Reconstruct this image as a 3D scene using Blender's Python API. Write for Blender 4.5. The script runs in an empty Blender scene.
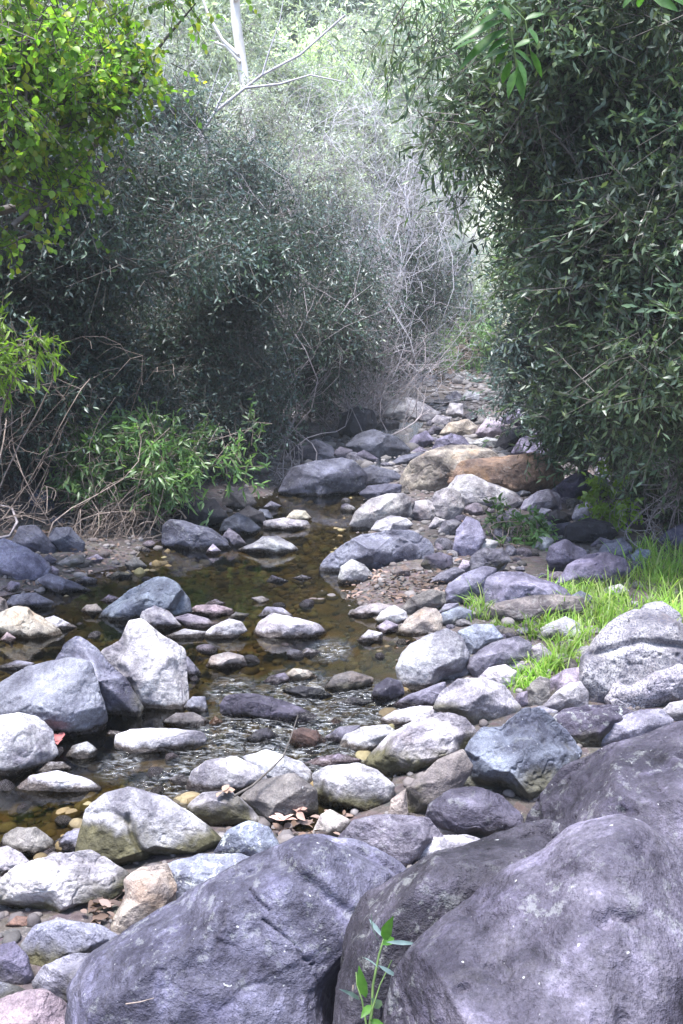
import bpy, bmesh, math, random
import numpy as np
from mathutils import Vector
R = math.radians
sc = bpy.context.scene
col = sc.collection
# ------------------------------------------------------------------ camera
F = 995.0; HORIZON = 322.0; CAMZ = 1.62
pitch = math.atan((512 - HORIZON) / F)
cam_d = bpy.data.cameras.new('camera'); cam = bpy.data.objects.new('camera', cam_d); col.objects.link(cam)
cam.location = (0, 0, CAMZ); cam.rotation_euler = (R(90) - pitch, 0, 0)
cam_d.sensor_fit = 'VERTICAL'; cam_d.sensor_height = 36.0; cam_d.lens = F * 36 / 1024
cam_d.clip_start = 0.05; cam_d.clip_end = 2000
sc.camera = cam
# ------------------------------------------------------------------ world, sun, exposure
sun_vec = Vector((-0.16, -0.20, 1.0)).normalized()
sun_el = math.asin(sun_vec.z); sun_az = math.atan2(sun_vec.x, sun_vec.y)
w = bpy.data.worlds.new('World'); sc.world = w; w.use_nodes = True
nt = w.node_tree; bg = nt.nodes['Background']
sky = nt.nodes.new('ShaderNodeTexSky'); sky.sky_type = 'NISHITA'; sky.sun_disc = False
sky.sun_elevation = sun_el; sky.sun_rotation = sun_az; sky.air_density = 1.0; sky.dust_density = 1.0; sky.ozone_density = 1.0
nt.links.new(sky.outputs[0], bg.inputs[0]); bg.inputs[1].default_value = 0.13
sl = bpy.data.lights.new('sun', 'SUN'); so = bpy.data.objects.new('sun', sl); col.objects.link(so)
sl.energy = 3.0; sl.angle = R(17); sl.color = (1.0, 0.98, 0.965)
so.rotation_euler = sun_vec.to_track_quat('Z', 'Y').to_euler()
sc.view_settings.view_transform = 'Standard'; sc.view_settings.look = 'None'
sc.view_settings.exposure = 2.35; sc.view_settings.gamma = 1.0
sc.render.engine = 'CYCLES'
sc.cycles.max_bounces = 6; sc.cycles.transparent_max_bounces = 12; sc.cycles.volume_bounces = 0

# ------------------------------------------------------------------ numpy helpers
rng = np.random.default_rng(7)
CAM = np.array([0, 0, CAMZ]); fw = np.array([0, math.cos(pitch), -math.sin(pitch)])
up = np.array([0, math.sin(pitch), math.cos(pitch)]); rt = np.array([1.0, 0, 0])
def ray(px, py): return fw + (px - 341.5) / F * rt + (512 - py) / F * up
def atY(px, py, Y):
    d = ray(px, py); return CAM + d * (Y / d[1])
def flat(px, py, z=0.0):
    d = ray(px, py); return CAM + d * ((z - CAMZ) / d[2])
def hashn(ix, iy, iz, seed):
    n = (ix * 374761393 + iy * 668265263 + iz * 2147483647 % 1013904223 + seed * 974634777) & 0xffffffff
    n = ((n ^ (n >> 13)) * 1274126177) & 0xffffffff
    n = ((n ^ (n >> 16)) * 2246822519) & 0xffffffff
    return ((n ^ (n >> 15)) & 0xffff) / 32767.5 - 1.0
def vnoise(p, seed=0):
    i = np.floor(p).astype(np.int64); f = p - i; u = f * f * f * (f * (f * 6 - 15) + 10)
    def g(a, b, c): return hashn(i[:, 0] + a, i[:, 1] + b, (i[:, 2] + c) * 31 + 7, seed)
    x0 = g(0,0,0)*(1-u[:,0]) + g(1,0,0)*u[:,0]; x1 = g(0,1,0)*(1-u[:,0]) + g(1,1,0)*u[:,0]
    x2 = g(0,0,1)*(1-u[:,0]) + g(1,0,1)*u[:,0]; x3 = g(0,1,1)*(1-u[:,0]) + g(1,1,1)*u[:,0]
    y0 = x0*(1-u[:,1]) + x1*u[:,1]; y1 = x2*(1-u[:,1]) + x3*u[:,1]
    return y0*(1-u[:,2]) + y1*u[:,2]
def fbm(p, octv=4, seed=0, gain=0.5):
    s = 0; a = 1.0; t = 0
    for k in range(octv):
        s = s + a * vnoise(p * (2.03 ** k) + 13.7 * k, seed + k); t += a; a *= gain
    return s / t
def sstep(a, b, x):
    t = np.clip((x - a) / (b - a), 0, 1); return t * t * (3 - 2 * t)
def mesh_np(name, verts, tris, mat=None, smooth=False, quads=False):
    k = 4 if quads else 3
    me = bpy.data.meshes.new(name); nf = len(tris)
    me.vertices.add(len(verts)); me.vertices.foreach_set('co', np.asarray(verts, dtype=np.float32).ravel())
    me.loops.add(nf * k); me.loops.foreach_set('vertex_index', np.asarray(tris, dtype=np.int32).ravel())
    me.polygons.add(nf); me.polygons.foreach_set('loop_start', np.arange(0, nf * k, k, dtype=np.int32))
    if smooth: me.polygons.foreach_set('use_smooth', np.ones(nf, dtype=bool))
    me.update(calc_edges=True)
    if mat: me.materials.append(mat)
    return me
def link(name, me, parent=None, loc=None):
    o = bpy.data.objects.new(name, me); col.objects.link(o)
    if parent: o.parent = parent
    if loc is not None: o.location = [float(v) for v in loc]
    return o
def tag(o, label=None, cat=None, group=None, kind=None):
    if label: o['label'] = label
    if cat: o['category'] = cat
    if group: o['group'] = group
    if kind: o['kind'] = kind
    return o
def empty(name, loc):
    o = bpy.data.objects.new(name, None); col.objects.link(o); o.location = [float(v) for v in loc]; o.empty_display_size = 0.2; return o
def dup(root):
    c = root.copy(); col.objects.link(c)
    for ch in root.children:
        d = ch.copy(); col.objects.link(d); d.parent = c
    return c
def norm(a): return a / np.maximum(np.linalg.norm(a, axis=-1, keepdims=True), 1e-9)

# ------------------------------------------------------------------ terrain
WPX = [(-260,900),(-60,905),(40,872),(75,850),(90,812),(150,812),(215,800),(300,806),(350,770),(395,738),(412,700),(398,668),(396,652),
       (388,640),(352,632),(322,612),(318,592),(336,572),(345,540),(352,508),(360,492),(352,478),(300,478),(288,500),(262,500),
       (222,528),(165,545),(150,566),(100,578),(58,596),(-10,606),(-260,640)]
WPOLY = np.array([flat(x, y)[:2] for x, y in WPX])
def sdf(P):
    P = np.asarray(P, float); d = np.full(len(P), 1e9); ins = np.zeros(len(P), bool); n = len(WPOLY)
    for i in range(n):
        a = WPOLY[i]; b = WPOLY[(i + 1) % n]; ab = b - a; ap = P - a
        t = np.clip((ap @ ab) / (ab @ ab), 0, 1); q = ap - t[:, None] * ab
        d = np.minimum(d, np.hypot(q[:, 0], q[:, 1]))
        c = ((a[1] > P[:, 1]) != (b[1] > P[:, 1]))
        xi = (b[0] - a[0]) * (P[:, 1] - a[1]) / (b[1] - a[1] + 1e-12) + a[0]
        ins ^= c & (P[:, 0] < xi)
    return np.where(ins, -d, d)
YL = [-50, 0, 4, 5, 7, 8.5, 10, 12, 16, 20, 25, 32, 60, 500]
XL = [-4, -4, -3.0, -2.5, -2.15, -1.75, -1.2, -0.9, -0.8, -0.1, 0.7, 2.5, 10, 60]
XR = [3, 2.6, 2.7, 2.7, 2.6, 2.5, 2.5, 2.6, 3.0, 3.4, 4.2, 6.0, 14, 90]
def hgt(x, Y):
    x = np.atleast_1d(np.asarray(x, float)); Y = np.atleast_1d(np.asarray(Y, float))
    d = np.full(x.shape, 9.0); m = (Y < 16) & (Y > -2) & (np.abs(x) < 8)
    if m.any(): d[m] = sdf(np.stack([x[m], Y[m]], 1))
    h = np.where(d < 0, -0.02 - 0.13 * sstep(0, 0.45, -d), -0.02 + 0.085 * sstep(0, 0.5, d))
    h = h + 0.045 * np.maximum(0, Y - 10.0) * (Y < 30) + (Y >= 30) * 0.9
    h = h + 0.42 * np.maximum(0, Y - 30) * (Y < 120) + (Y >= 120) * 37.8
    l = np.maximum(0, np.interp(Y, YL, XL) - x); r = np.maximum(0, x - np.interp(Y, YL, XR))
    def bank(v): return 0.5 * v * sstep(0, 1.0, v) + 0.22 * np.maximum(0, v - 3)
    cap = 60.0
    h = h + np.minimum(bank(l), cap) + np.minimum(bank(r), cap)
    p = np.stack([x, Y, 0 * x], 1)
    h = h + 0.025 * fbm(p * 2.2, 3, 5) + 0.15 * fbm(p * 0.4, 2, 9) * sstep(0.5, 3, l + r)
    return h
def hit(px, py):
    d = ray(px, py); d = d / d[1]
    t = np.linspace(0.4, 60, 3000); P = CAM + d * t[:, None]
    g = hgt(P[:, 0], P[:, 1]); g = np.maximum(g, -0.01) ; k = np.argmax(P[:, 2] < g)
    return P[k] if P[k, 2] < g[k] else P[-1]

# ------------------------------------------------------------------ material helpers
def new_mat(name):
    m = bpy.data.materials.new(name); m.use_nodes = True; nt = m.node_tree
    return m, nt, nt.nodes['Principled BSDF']
class N:
    def __init__(s, nt): s.nt = nt
    def node(s, t, **k):
        n = s.nt.nodes.new(t)
        for a, b in k.items(): setattr(n, a, b)
        return n
    def lk(s, a, b): s.nt.links.new(a, b)
    def val(s, x, inp):
        if hasattr(x, 'is_output'): s.lk(x, inp)
        else: inp.default_value = x
    def noise(s, vec, scale, detail=4, rough=0.55, dist=0.0):
        n = s.node('ShaderNodeTexNoise'); n.inputs['Scale'].default_value = scale; n.inputs['Detail'].default_value = detail
        n.inputs['Roughness'].default_value = rough; n.inputs['Distortion'].default_value = dist
        if vec is not None: s.lk(vec, n.inputs['Vector'])
        return n.outputs['Fac']
    def ramp(s, f, a, b, lo=0.0, hi=1.0):
        n = s.node('ShaderNodeMapRange'); n.clamp = True
        s.lk(f, n.inputs[0]); n.inputs[1].default_value = a; n.inputs[2].default_value = b; n.inputs[3].default_value = lo; n.inputs[4].default_value = hi
        return n.outputs[0]
    def math(s, op, a, b=0.0):
        n = s.node('ShaderNodeMath', operation=op); s.val(a, n.inputs[0]); s.val(b, n.inputs[1]); return n.outputs[0]
    def mix(s, f, a, b, mode='MIX'):
        n = s.node('ShaderNodeMix', data_type='RGBA', blend_type=mode); s.val(f, n.inputs[0])
        for x, i in ((a, 6), (b, 7)):
            if hasattr(x, 'is_output'): s.lk(x, n.inputs[i])
            else: n.inputs[i].default_value = (*x, 1)
        return n.outputs[2]
    def attr(s, name):
        n = s.node('ShaderNodeAttribute', attribute_type='OBJECT', attribute_name=name); return n.outputs['Fac']
    def bump(s, h, strength, dist, nrm=None):
        n = s.node('ShaderNodeBump'); n.inputs['Strength'].default_value = strength; n.inputs['Distance'].default_value = dist
        s.lk(h, n.inputs['Height'])
        if nrm is not None: s.lk(nrm, n.inputs['Normal'])
        return n.outputs[0]
def rock_material():
    m, nt, p = new_mat('river_rock'); g = N(nt)
    tc = g.node('ShaderNodeTexCoord'); ob = tc.outputs['Object']; oi = g.node('ShaderNodeObjectInfo')
    geo = g.node('ShaderNodeNewGeometry'); sep = g.node('ShaderNodeSeparateXYZ'); g.lk(geo.outputs['Position'], sep.inputs[0])
    so_ = g.node('ShaderNodeSeparateXYZ'); g.lk(ob, so_.inputs[0])
    add = g.node('ShaderNodeVectorMath', operation='ADD'); g.lk(ob, add.inputs[0])
    rv = g.node('ShaderNodeCombineXYZ'); r50 = g.math('MULTIPLY', oi.outputs['Random'], 57.0)
    for i in range(3): g.lk(r50, rv.inputs[i])
    g.lk(rv.outputs[0], add.inputs[1]); v = add.outputs[0]
    st = g.node('ShaderNodeMapping'); g.lk(v, st.inputs['Vector']); st.inputs['Rotation'].default_value = (0.5, 0.4, 0.3); st.inputs['Scale'].default_value = (1, 1, 2.2)
    big = g.noise(v, 3.2, 4, 0.6, 0.4); med = g.noise(v, 14, 5, 0.65); fine = g.noise(v, 75, 4, 0.7); grit = g.noise(v, 260, 2, 0.6); strata = g.noise(st.outputs[0], 7, 5, 0.6, 1.2)
    c = oi.outputs['Color']
    light = g.mix(1.0, c, (1.75, 1.74, 1.76), 'MULTIPLY'); dark = g.mix(1.0, c, (0.50, 0.48, 0.56), 'MULTIPLY')
    c = g.mix(g.ramp(big, 0.37, 0.62), dark, light)
    c2 = g.mix(g.ramp(med, 0.35, 0.66), g.mix(1.0, c, (0.62, 0.60, 0.68), 'MULTIPLY'), g.mix(1.0, c, (1.30, 1.30, 1.28), 'MULTIPLY'))
    c = g.mix(0.75, c, c2)
    mo = g.noise(v, 8.5, 6, 0.72, 0.3); mt_ = g.attr('mottle')
    c = g.mix(g.math('MULTIPLY', g.ramp(mo, 0.47, 0.36), mt_), c, g.mix(1.0, c, (0.30, 0.28, 0.33), 'MULTIPLY'))
    c = g.mix(g.math('MULTIPLY', g.ramp(mo, 0.53, 0.66), mt_), c, g.mix(1.0, c, (2.1, 2.1, 2.15), 'MULTIPLY'))
    c = g.mix(g.ramp(strata, 0.52, 0.66, 0, 0.2), c, g.mix(1.0, c, (1.35, 1.3, 1.2), 'MULTIPLY'))
    c = g.mix(g.ramp(strata, 0.42, 0.32, 0, 0.25), c, g.mix(1.0, c, (0.62, 0.6, 0.7), 'MULTIPLY'))
    c = g.mix(g.ramp(fine, 0.5, 0.68, 0, 0.5), c, g.mix(1.0, c, (1.5, 1.5, 1.5), 'MULTIPLY'))
    c = g.mix(g.ramp(fine, 0.47, 0.33, 0, 0.6), c, g.mix(1.0, c, (0.5, 0.5, 0.54), 'MULTIPLY'))
    vc = g.node('ShaderNodeTexVoronoi', feature='DISTANCE_TO_EDGE'); vc.inputs['Scale'].default_value = 2.6; dv = g.node('ShaderNodeVectorMath', operation='ADD'); nv_ = g.node('ShaderNodeTexNoise'); nv_.inputs['Scale'].default_value = 9; g.lk(v, nv_.inputs['Vector'])
    sc_ = g.node('ShaderNodeVectorMath', operation='SCALE'); g.lk(nv_.outputs['Color'], sc_.inputs[0]); sc_.inputs['Scale'].default_value = 0.35; g.lk(v, dv.inputs[0]); g.lk(sc_.outputs[0], dv.inputs[1]); g.lk(dv.outputs[0], vc.inputs['Vector'])
    crk = g.math('MULTIPLY', g.ramp(vc.outputs['Distance'], 0.018, 0.003), g.ramp(med, 0.45, 0.6))
    c = g.mix(g.math('MULTIPLY', crk, 0.35), c, (0.05, 0.045, 0.05))
    gr2 = g.noise(v, 190, 3, 0.8)
    c = g.mix(g.ramp(gr2, 0.52, 0.70, 0, 0.55), c, g.mix(1.0, c, (1.8, 1.8, 1.8), 'MULTIPLY'))
    c = g.mix(g.ramp(gr2, 0.47, 0.32, 0, 0.65), c, g.mix(1.0, c, (0.38, 0.37, 0.40), 'MULTIPLY'))
    # iron / tan tint patches
    warm = g.noise(v, 5.0, 3, 0.6)
    c = g.mix(g.math('MULTIPLY', g.ramp(warm, 0.55, 0.75), g.attr('warm')), c, (0.42, 0.25, 0.13))
    # granite speckle
    sp = g.node('ShaderNodeTexVoronoi'); sp.inputs['Scale'].default_value = 95; g.lk(v, sp.inputs['Vector'])
    spn = g.noise(v, 120, 2, 0.6)
    c = g.mix(g.math('MULTIPLY', g.ramp(spn, 0.50, 0.60, 0, 0.85), g.attr('speckle')), c, (0.07, 0.07, 0.10))
    # pale lichen crusts
    ln = g.noise(v, 34, 5, 0.75); lm = g.noise(v, 6, 2, 0.5)
    lic = g.math('MULTIPLY', g.ramp(ln, 0.55, 0.60), g.ramp(lm, 0.40, 0.58))
    c = g.mix(g.math('MULTIPLY', lic, g.attr('lichen')), c, (0.42, 0.44, 0.42))
    # chips
    chn = g.noise(v, 70, 2, 0.5); c = g.mix(g.ramp(chn, 0.74, 0.76, 0, 0.6), c, (0.45, 0.45, 0.45))
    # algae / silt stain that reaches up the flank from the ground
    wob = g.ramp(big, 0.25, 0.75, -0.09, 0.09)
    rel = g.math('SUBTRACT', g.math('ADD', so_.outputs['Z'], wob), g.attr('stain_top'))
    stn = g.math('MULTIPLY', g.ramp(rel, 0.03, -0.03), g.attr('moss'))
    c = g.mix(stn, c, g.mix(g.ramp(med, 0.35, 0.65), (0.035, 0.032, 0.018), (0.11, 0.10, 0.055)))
    # wet band just above the waterline
    wz = g.math('ADD', sep.outputs['Z'], g.ramp(med, 0.3, 0.7, -0.015, 0.015))
    wet = g.math('MULTIPLY', g.ramp(wz, 0.036, 0.018), g.attr('wet'))
    c = g.mix(wet, c, g.mix(1.0, c, (0.22, 0.19, 0.16), 'MULTIPLY'))
    g.lk(c, p.inputs['Base Color'])
    g.lk(g.math('SUBTRACT', g.math('ADD', 0.74, g.ramp(fine, 0.3, 0.7, -0.1, 0.1)), g.math('MULTIPLY', wet, 0.5)), p.inputs['Roughness'])
    p.inputs['Specular IOR Level'].default_value = 0.35
    b = g.bump(big, 0.35, 0.05); b = g.bump(strata, 0.22, 0.025, b); b = g.bump(med, 0.55, 0.02, b); b = g.bump(fine, 0.8, 0.008, b); b = g.bump(g.math('MULTIPLY', crk, -1.0), 0.25, 0.006, b); b = g.bump(grit, 0.8, 0.0022, b)
    g.lk(b, p.inputs['Normal'])
    return m
ROCK = rock_material()
def ground_material():
    m, nt, p = new_mat('gravel_and_soil'); g = N(nt)
    geo = g.node('ShaderNodeNewGeometry'); v = geo.outputs['Position']; sep = g.node('ShaderNodeSeparateXYZ'); g.lk(v, sep.inputs[0])
    a = g.noise(v, 1.3, 4); b = g.noise(v, 18, 5, 0.65); f = g.noise(v, 90, 3, 0.7)
    vo = g.node('ShaderNodeTexVoronoi'); vo.inputs['Scale'].default_value = 26; g.lk(v, vo.inputs['Vector'])
    vo2 = g.node('ShaderNodeTexVoronoi'); vo2.inputs['Scale'].default_value = 9; g.lk(v, vo2.inputs['Vector'])
    c = g.mix(g.ramp(a, 0.35, 0.65), (0.045, 0.036, 0.035), (0.10, 0.08, 0.08))
    peb = g.mix(0.65, c, g.mix(0.75, vo.outputs['Color'], vo.outputs['Distance']), 'SOFT_LIGHT'); c = g.mix(0.8, c, peb)
    c = g.mix(g.ramp(b, 0.5, 0.38, 0, 0.7), c, (0.05, 0.04, 0.035))
    c = g.mix(g.ramp(f, 0.6, 0.75, 0, 0.5), c, (0.42, 0.36, 0.33))
    # dry leaf cover on the banks
    hi = g.ramp(sep.outputs['Z'], 0.35, 0.8)
    lf = g.mix(g.ramp(b, 0.4, 0.62), (0.035, 0.03, 0.02), (0.20, 0.13, 0.075))
    c = g.mix(hi, c, lf)
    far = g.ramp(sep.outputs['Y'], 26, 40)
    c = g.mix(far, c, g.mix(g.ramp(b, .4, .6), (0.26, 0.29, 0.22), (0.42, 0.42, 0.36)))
    # streambed
    bed = g.mix(g.ramp(a, 0.4, 0.6), (0.11, 0.075, 0.028), (0.22, 0.15, 0.06))
    bed = g.mix(0.6, bed, g.mix(0.8, vo2.outputs['Color'], vo2.outputs['Distance']), 'SOFT_LIGHT')
    bed = g.mix(g.ramp(vo2.outputs['Distance'], 0.35, 0.75, 0, 0.8), bed, (0.025, 0.02, 0.01))
    bed = g.mix(g.ramp(b, 0.55, 0.7, 0, 0.5), bed, (0.10, 0.11, 0.03))
    c = g.mix(g.ramp(sep.outputs['Z'], 0.0, -0.03), c, bed)
    g.lk(c, p.inputs['Base Color']); p.inputs['Roughness'].default_value = 0.85
    n = g.bump(b, 0.8, 0.03); n = g.bump(vo.outputs['Distance'], 0.7, 0.012, n); n = g.bump(f, 0.6, 0.006, n); g.lk(n, p.inputs['Normal'])
    return m
def leaf_material(name, cols, trans=0.3, rough=0.42, spec=0.5):
    m, nt, p = new_mat(name); g = N(nt); geo = g.node('ShaderNodeNewGeometry')
    cr = g.node('ShaderNodeValToRGB'); g.lk(geo.outputs['Random Per Island'], cr.inputs[0]); e = cr.color_ramp.elements
    for i, c in enumerate(cols):
        if i < 2: el = e[i]; el.position = i / (len(cols) - 1)
        else: el = e.new(i / (len(cols) - 1))
        el.color = (*c, 1)
    for i, el in enumerate(sorted(e, key=lambda q: q.position)): pass
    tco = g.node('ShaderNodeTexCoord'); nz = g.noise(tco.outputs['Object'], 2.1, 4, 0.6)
    vv = g.node('ShaderNodeCombineColor'); k_ = g.ramp(nz, 0.34, 0.66, 0.35, 1.8)  # noise puts light and dark clumps into the leaf colour to suggest depth
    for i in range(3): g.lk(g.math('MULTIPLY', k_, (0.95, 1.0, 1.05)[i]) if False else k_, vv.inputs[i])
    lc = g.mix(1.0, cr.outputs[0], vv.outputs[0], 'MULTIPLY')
    g.lk(lc, p.inputs['Base Color']); p.inputs['Roughness'].default_value = rough; p.inputs['Specular IOR Level'].default_value = spec
    tr = g.node('ShaderNodeBsdfTranslucent'); tcol = g.mix(1.0, lc, (1.5, 1.7, 0.9), 'MULTIPLY'); g.lk(tcol, tr.inputs[0])
    mx = g.node('ShaderNodeMixShader'); mx.inputs[0].default_value = trans; g.lk(p.outputs[0], mx.inputs[1]); g.lk(tr.outputs[0], mx.inputs[2])
    g.lk(mx.outputs[0], nt.nodes['Material Output'].inputs['Surface'])
    return m
def bark_material(name, a, b, scale=30):
    m, nt, p = new_mat(name); g = N(nt); tc = g.node('ShaderNodeTexCoord')
    mp = g.node('ShaderNodeMapping'); g.lk(tc.outputs['Object'], mp.inputs[0]); mp.inputs['Scale'].default_value = (1, 1, 0.3)
    n1 = g.noise(mp.outputs[0], scale, 5, 0.65); n2 = g.noise(tc.outputs['Object'], 5, 3)
    c = g.mix(g.ramp(n1, 0.35, 0.65), a, b); c = g.mix(g.ramp(n2, 0.5, 0.7, 0, 0.5), c, tuple(x * 0.6 for x in a))
    g.lk(c, p.inputs['Base Color']); p.inputs['Roughness'].default_value = 0.8; g.lk(g.bump(n1, 0.6, 0.01), p.inputs['Normal'])
    return m
GROUND = ground_material()
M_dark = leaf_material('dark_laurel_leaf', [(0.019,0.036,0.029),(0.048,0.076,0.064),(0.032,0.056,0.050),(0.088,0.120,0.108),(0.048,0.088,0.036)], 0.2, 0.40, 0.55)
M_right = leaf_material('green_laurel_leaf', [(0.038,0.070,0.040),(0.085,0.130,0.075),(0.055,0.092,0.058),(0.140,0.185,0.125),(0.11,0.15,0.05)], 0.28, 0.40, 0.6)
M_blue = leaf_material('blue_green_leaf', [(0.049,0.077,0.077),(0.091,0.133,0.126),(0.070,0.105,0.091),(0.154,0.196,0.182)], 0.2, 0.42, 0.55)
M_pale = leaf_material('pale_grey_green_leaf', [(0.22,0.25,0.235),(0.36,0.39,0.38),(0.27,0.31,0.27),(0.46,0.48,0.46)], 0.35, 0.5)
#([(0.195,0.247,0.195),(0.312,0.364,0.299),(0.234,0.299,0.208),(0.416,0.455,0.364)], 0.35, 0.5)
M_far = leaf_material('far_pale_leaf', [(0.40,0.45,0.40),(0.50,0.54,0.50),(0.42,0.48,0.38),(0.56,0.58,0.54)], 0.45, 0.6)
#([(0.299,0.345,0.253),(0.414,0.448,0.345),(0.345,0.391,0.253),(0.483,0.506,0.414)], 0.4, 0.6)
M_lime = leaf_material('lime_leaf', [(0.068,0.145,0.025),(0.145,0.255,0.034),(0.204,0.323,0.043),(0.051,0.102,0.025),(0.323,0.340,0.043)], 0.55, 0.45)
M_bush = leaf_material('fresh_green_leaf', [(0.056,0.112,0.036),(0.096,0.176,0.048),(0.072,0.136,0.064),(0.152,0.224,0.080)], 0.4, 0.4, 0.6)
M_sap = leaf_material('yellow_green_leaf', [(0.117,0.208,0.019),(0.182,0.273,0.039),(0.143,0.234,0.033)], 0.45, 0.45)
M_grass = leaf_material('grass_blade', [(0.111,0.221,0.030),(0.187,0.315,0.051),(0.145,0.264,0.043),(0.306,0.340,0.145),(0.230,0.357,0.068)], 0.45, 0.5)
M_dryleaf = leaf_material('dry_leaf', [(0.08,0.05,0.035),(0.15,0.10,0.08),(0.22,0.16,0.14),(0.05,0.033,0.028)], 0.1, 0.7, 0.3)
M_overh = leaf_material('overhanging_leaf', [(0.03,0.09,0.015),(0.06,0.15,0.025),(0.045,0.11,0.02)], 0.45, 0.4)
M_bark = bark_material('dark_bark', (0.05,0.042,0.038), (0.13,0.115,0.105))
M_twig = bark_material('grey_twig', (0.20,0.17,0.18), (0.40,0.36,0.38), 60)
M_twigpale = bark_material('pale_twig', (0.36,0.34,0.38), (0.58,0.56,0.61), 60)
M_white = bark_material('sycamore_bark', (0.55,0.53,0.50), (0.82,0.80,0.77), 8)
M_root = bark_material('root_bark', (0.12,0.09,0.075), (0.30,0.24,0.21), 50)

# ------------------------------------------------------------------ ground sheet
def axis(lo, hi, fine_lo, fine_hi, step, grow=1.13):
    a = list(np.arange(fine_lo, fine_hi, step)); s = step; v = fine_hi
    while v < hi: a.append(v); s = min(s * grow, 25); v += s
    a.append(hi); s = step; v = fine_lo - step; b = []
    while v > lo: b.append(v); s = min(s * grow, 25); v -= s
    b.append(lo); return np.array(sorted(set(b)) + a)
gx = axis(-400, 400, -4, 4.5, 0.04); gy = axis(-60, 600, 0.6, 14, 0.045)
GX, GY = np.meshgrid(gx, gy); nx, ny = len(gx), len(gy)
GH = hgt(GX.ravel(), GY.ravel())
idx = np.arange(nx * ny).reshape(ny, nx)
q = np.stack([idx[:-1, :-1], idx[:-1, 1:], idx[1:, 1:], idx[1:, :-1]], -1).reshape(-1, 4)
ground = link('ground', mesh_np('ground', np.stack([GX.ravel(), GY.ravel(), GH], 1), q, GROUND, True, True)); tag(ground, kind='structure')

# ------------------------------------------------------------------ water
def water_material():
    m, nt, p = new_mat('stream_water'); g = N(nt); nt.nodes.remove(p)
    geo = g.node('ShaderNodeNewGeometry'); v = geo.outputs['Position']
    at = g.node('ShaderNodeAttribute', attribute_name='riffle'); rif = at.outputs['Fac']
    mp = g.node('ShaderNodeMapping'); g.lk(v, mp.inputs[0]); mp.inputs['Scale'].default_value = (1.0, 0.55, 1)
    n1 = g.noise(mp.outputs[0], 9, 3); n2 = g.noise(mp.outputs[0], 42, 3, 0.6); n3 = g.noise(v, 20, 4, 0.65, 1.2)
    b = g.bump(n1, 0.10, 0.02); b = g.bump(n2, 0.06, 0.01, b)
    bb = g.node('ShaderNodeBump'); g.lk(n3, bb.inputs['Height']); g.lk(g.math('MULTIPLY', rif, 0.9), bb.inputs['Strength']); bb.inputs['Distance'].default_value = 0.03; g.lk(b, bb.inputs['Normal'])
    fr = g.node('ShaderNodeFresnel'); fr.inputs[0].default_value = 1.33; g.lk(bb.outputs[0], fr.inputs['Normal'])
    tr = g.node('ShaderNodeBsdfTransparent'); tr.inputs[0].default_value = (0.42, 0.40, 0.28, 1)
    gl = g.node('ShaderNodeBsdfGlossy'); gl.inputs['Roughness'].default_value = 0.03; g.lk(bb.outputs[0], gl.inputs['Normal'])
    mx = g.node('ShaderNodeMixShader'); g.lk(g.math('MULTIPLY', fr.outputs[0], 1.25), mx.inputs[0]); g.lk(tr.outputs[0], mx.inputs[1]); g.lk(gl.outputs[0], mx.inputs[2])
    foam = g.node('ShaderNodeBsdfDiffuse'); foam.inputs[0].default_value = (0.75, 0.76, 0.80, 1)
    fm = g.node('ShaderNodeMapping'); g.lk(v, fm.inputs[0]); fm.inputs['Rotation'].default_value = (0, 0, .5); fm.inputs['Scale'].default_value = (.55, 1.5, 1); fn = g.noise(fm.outputs[0], 40, 6, 0.78, 0.6); ff = g.math('MULTIPLY', g.ramp(fn, 0.50, 0.72), g.ramp(rif, 0.25, 0.9, 0, 0.42))
    m2 = g.node('ShaderNodeMixShader'); g.lk(ff, m2.inputs[0]); g.lk(mx.outputs[0], m2.inputs[1]); g.lk(foam.outputs[0], m2.inputs[2])
    g.lk(m2.outputs[0], nt.nodes['Material Output'].inputs['Surface'])
    return m
wx = np.arange(-4.0, 1.3, 0.022); wy = np.arange(1.9, 11.6, 0.022)
WX, WY = np.meshgrid(wx, wy); P = np.stack([WX.ravel(), WY.ravel()], 1); dd = sdf(P)
RIF = [((270,725),.50),((330,715),.5),((360,745),.40),((225,745),.40),((380,705),.3),((300,765),.35),((180,782),.22),((330,650),.20),((230,690),.2),((300,690),.3),((120,765),.15),((150,790),.15)]
rf = np.zeros(len(P))
for (c, r) in RIF:
    a = flat(*c)[:2]; r = r * .82; rf = np.maximum(rf, 1 - sstep(0.15 * r, r, np.hypot(P[:, 0] - a[0], (P[:, 1] - a[1]) * 0.6)))
p3 = np.stack([P[:, 0], P[:, 1] * 0.8, 0 * P[:, 0]], 1)
wz = 0.0 + 0.0022 * fbm(p3 * 4, 2, 3) + rf * 0.028 * fbm(p3 * 11, 4, 21)
n_x, n_y = len(wx), len(wy); idx = np.arange(n_x * n_y).reshape(n_y, n_x)
q = np.stack([idx[:-1, :-1], idx[:-1, 1:], idx[1:, 1:], idx[1:, :-1]], -1).reshape(-1, 4)
q = q[(dd[q] < 0.22).any(1)]
used, inv = np.unique(q, return_inverse=True)
me = mesh_np('water', np.stack([P[:, 0], P[:, 1], wz], 1)[used], inv.reshape(-1, 4), water_material(), True, True)
at = me.attributes.new('riffle', 'FLOAT', 'POINT'); at.data.foreach_set('value', rf[used].astype(np.float32))
tag(link('water', me), kind='structure')
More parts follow.
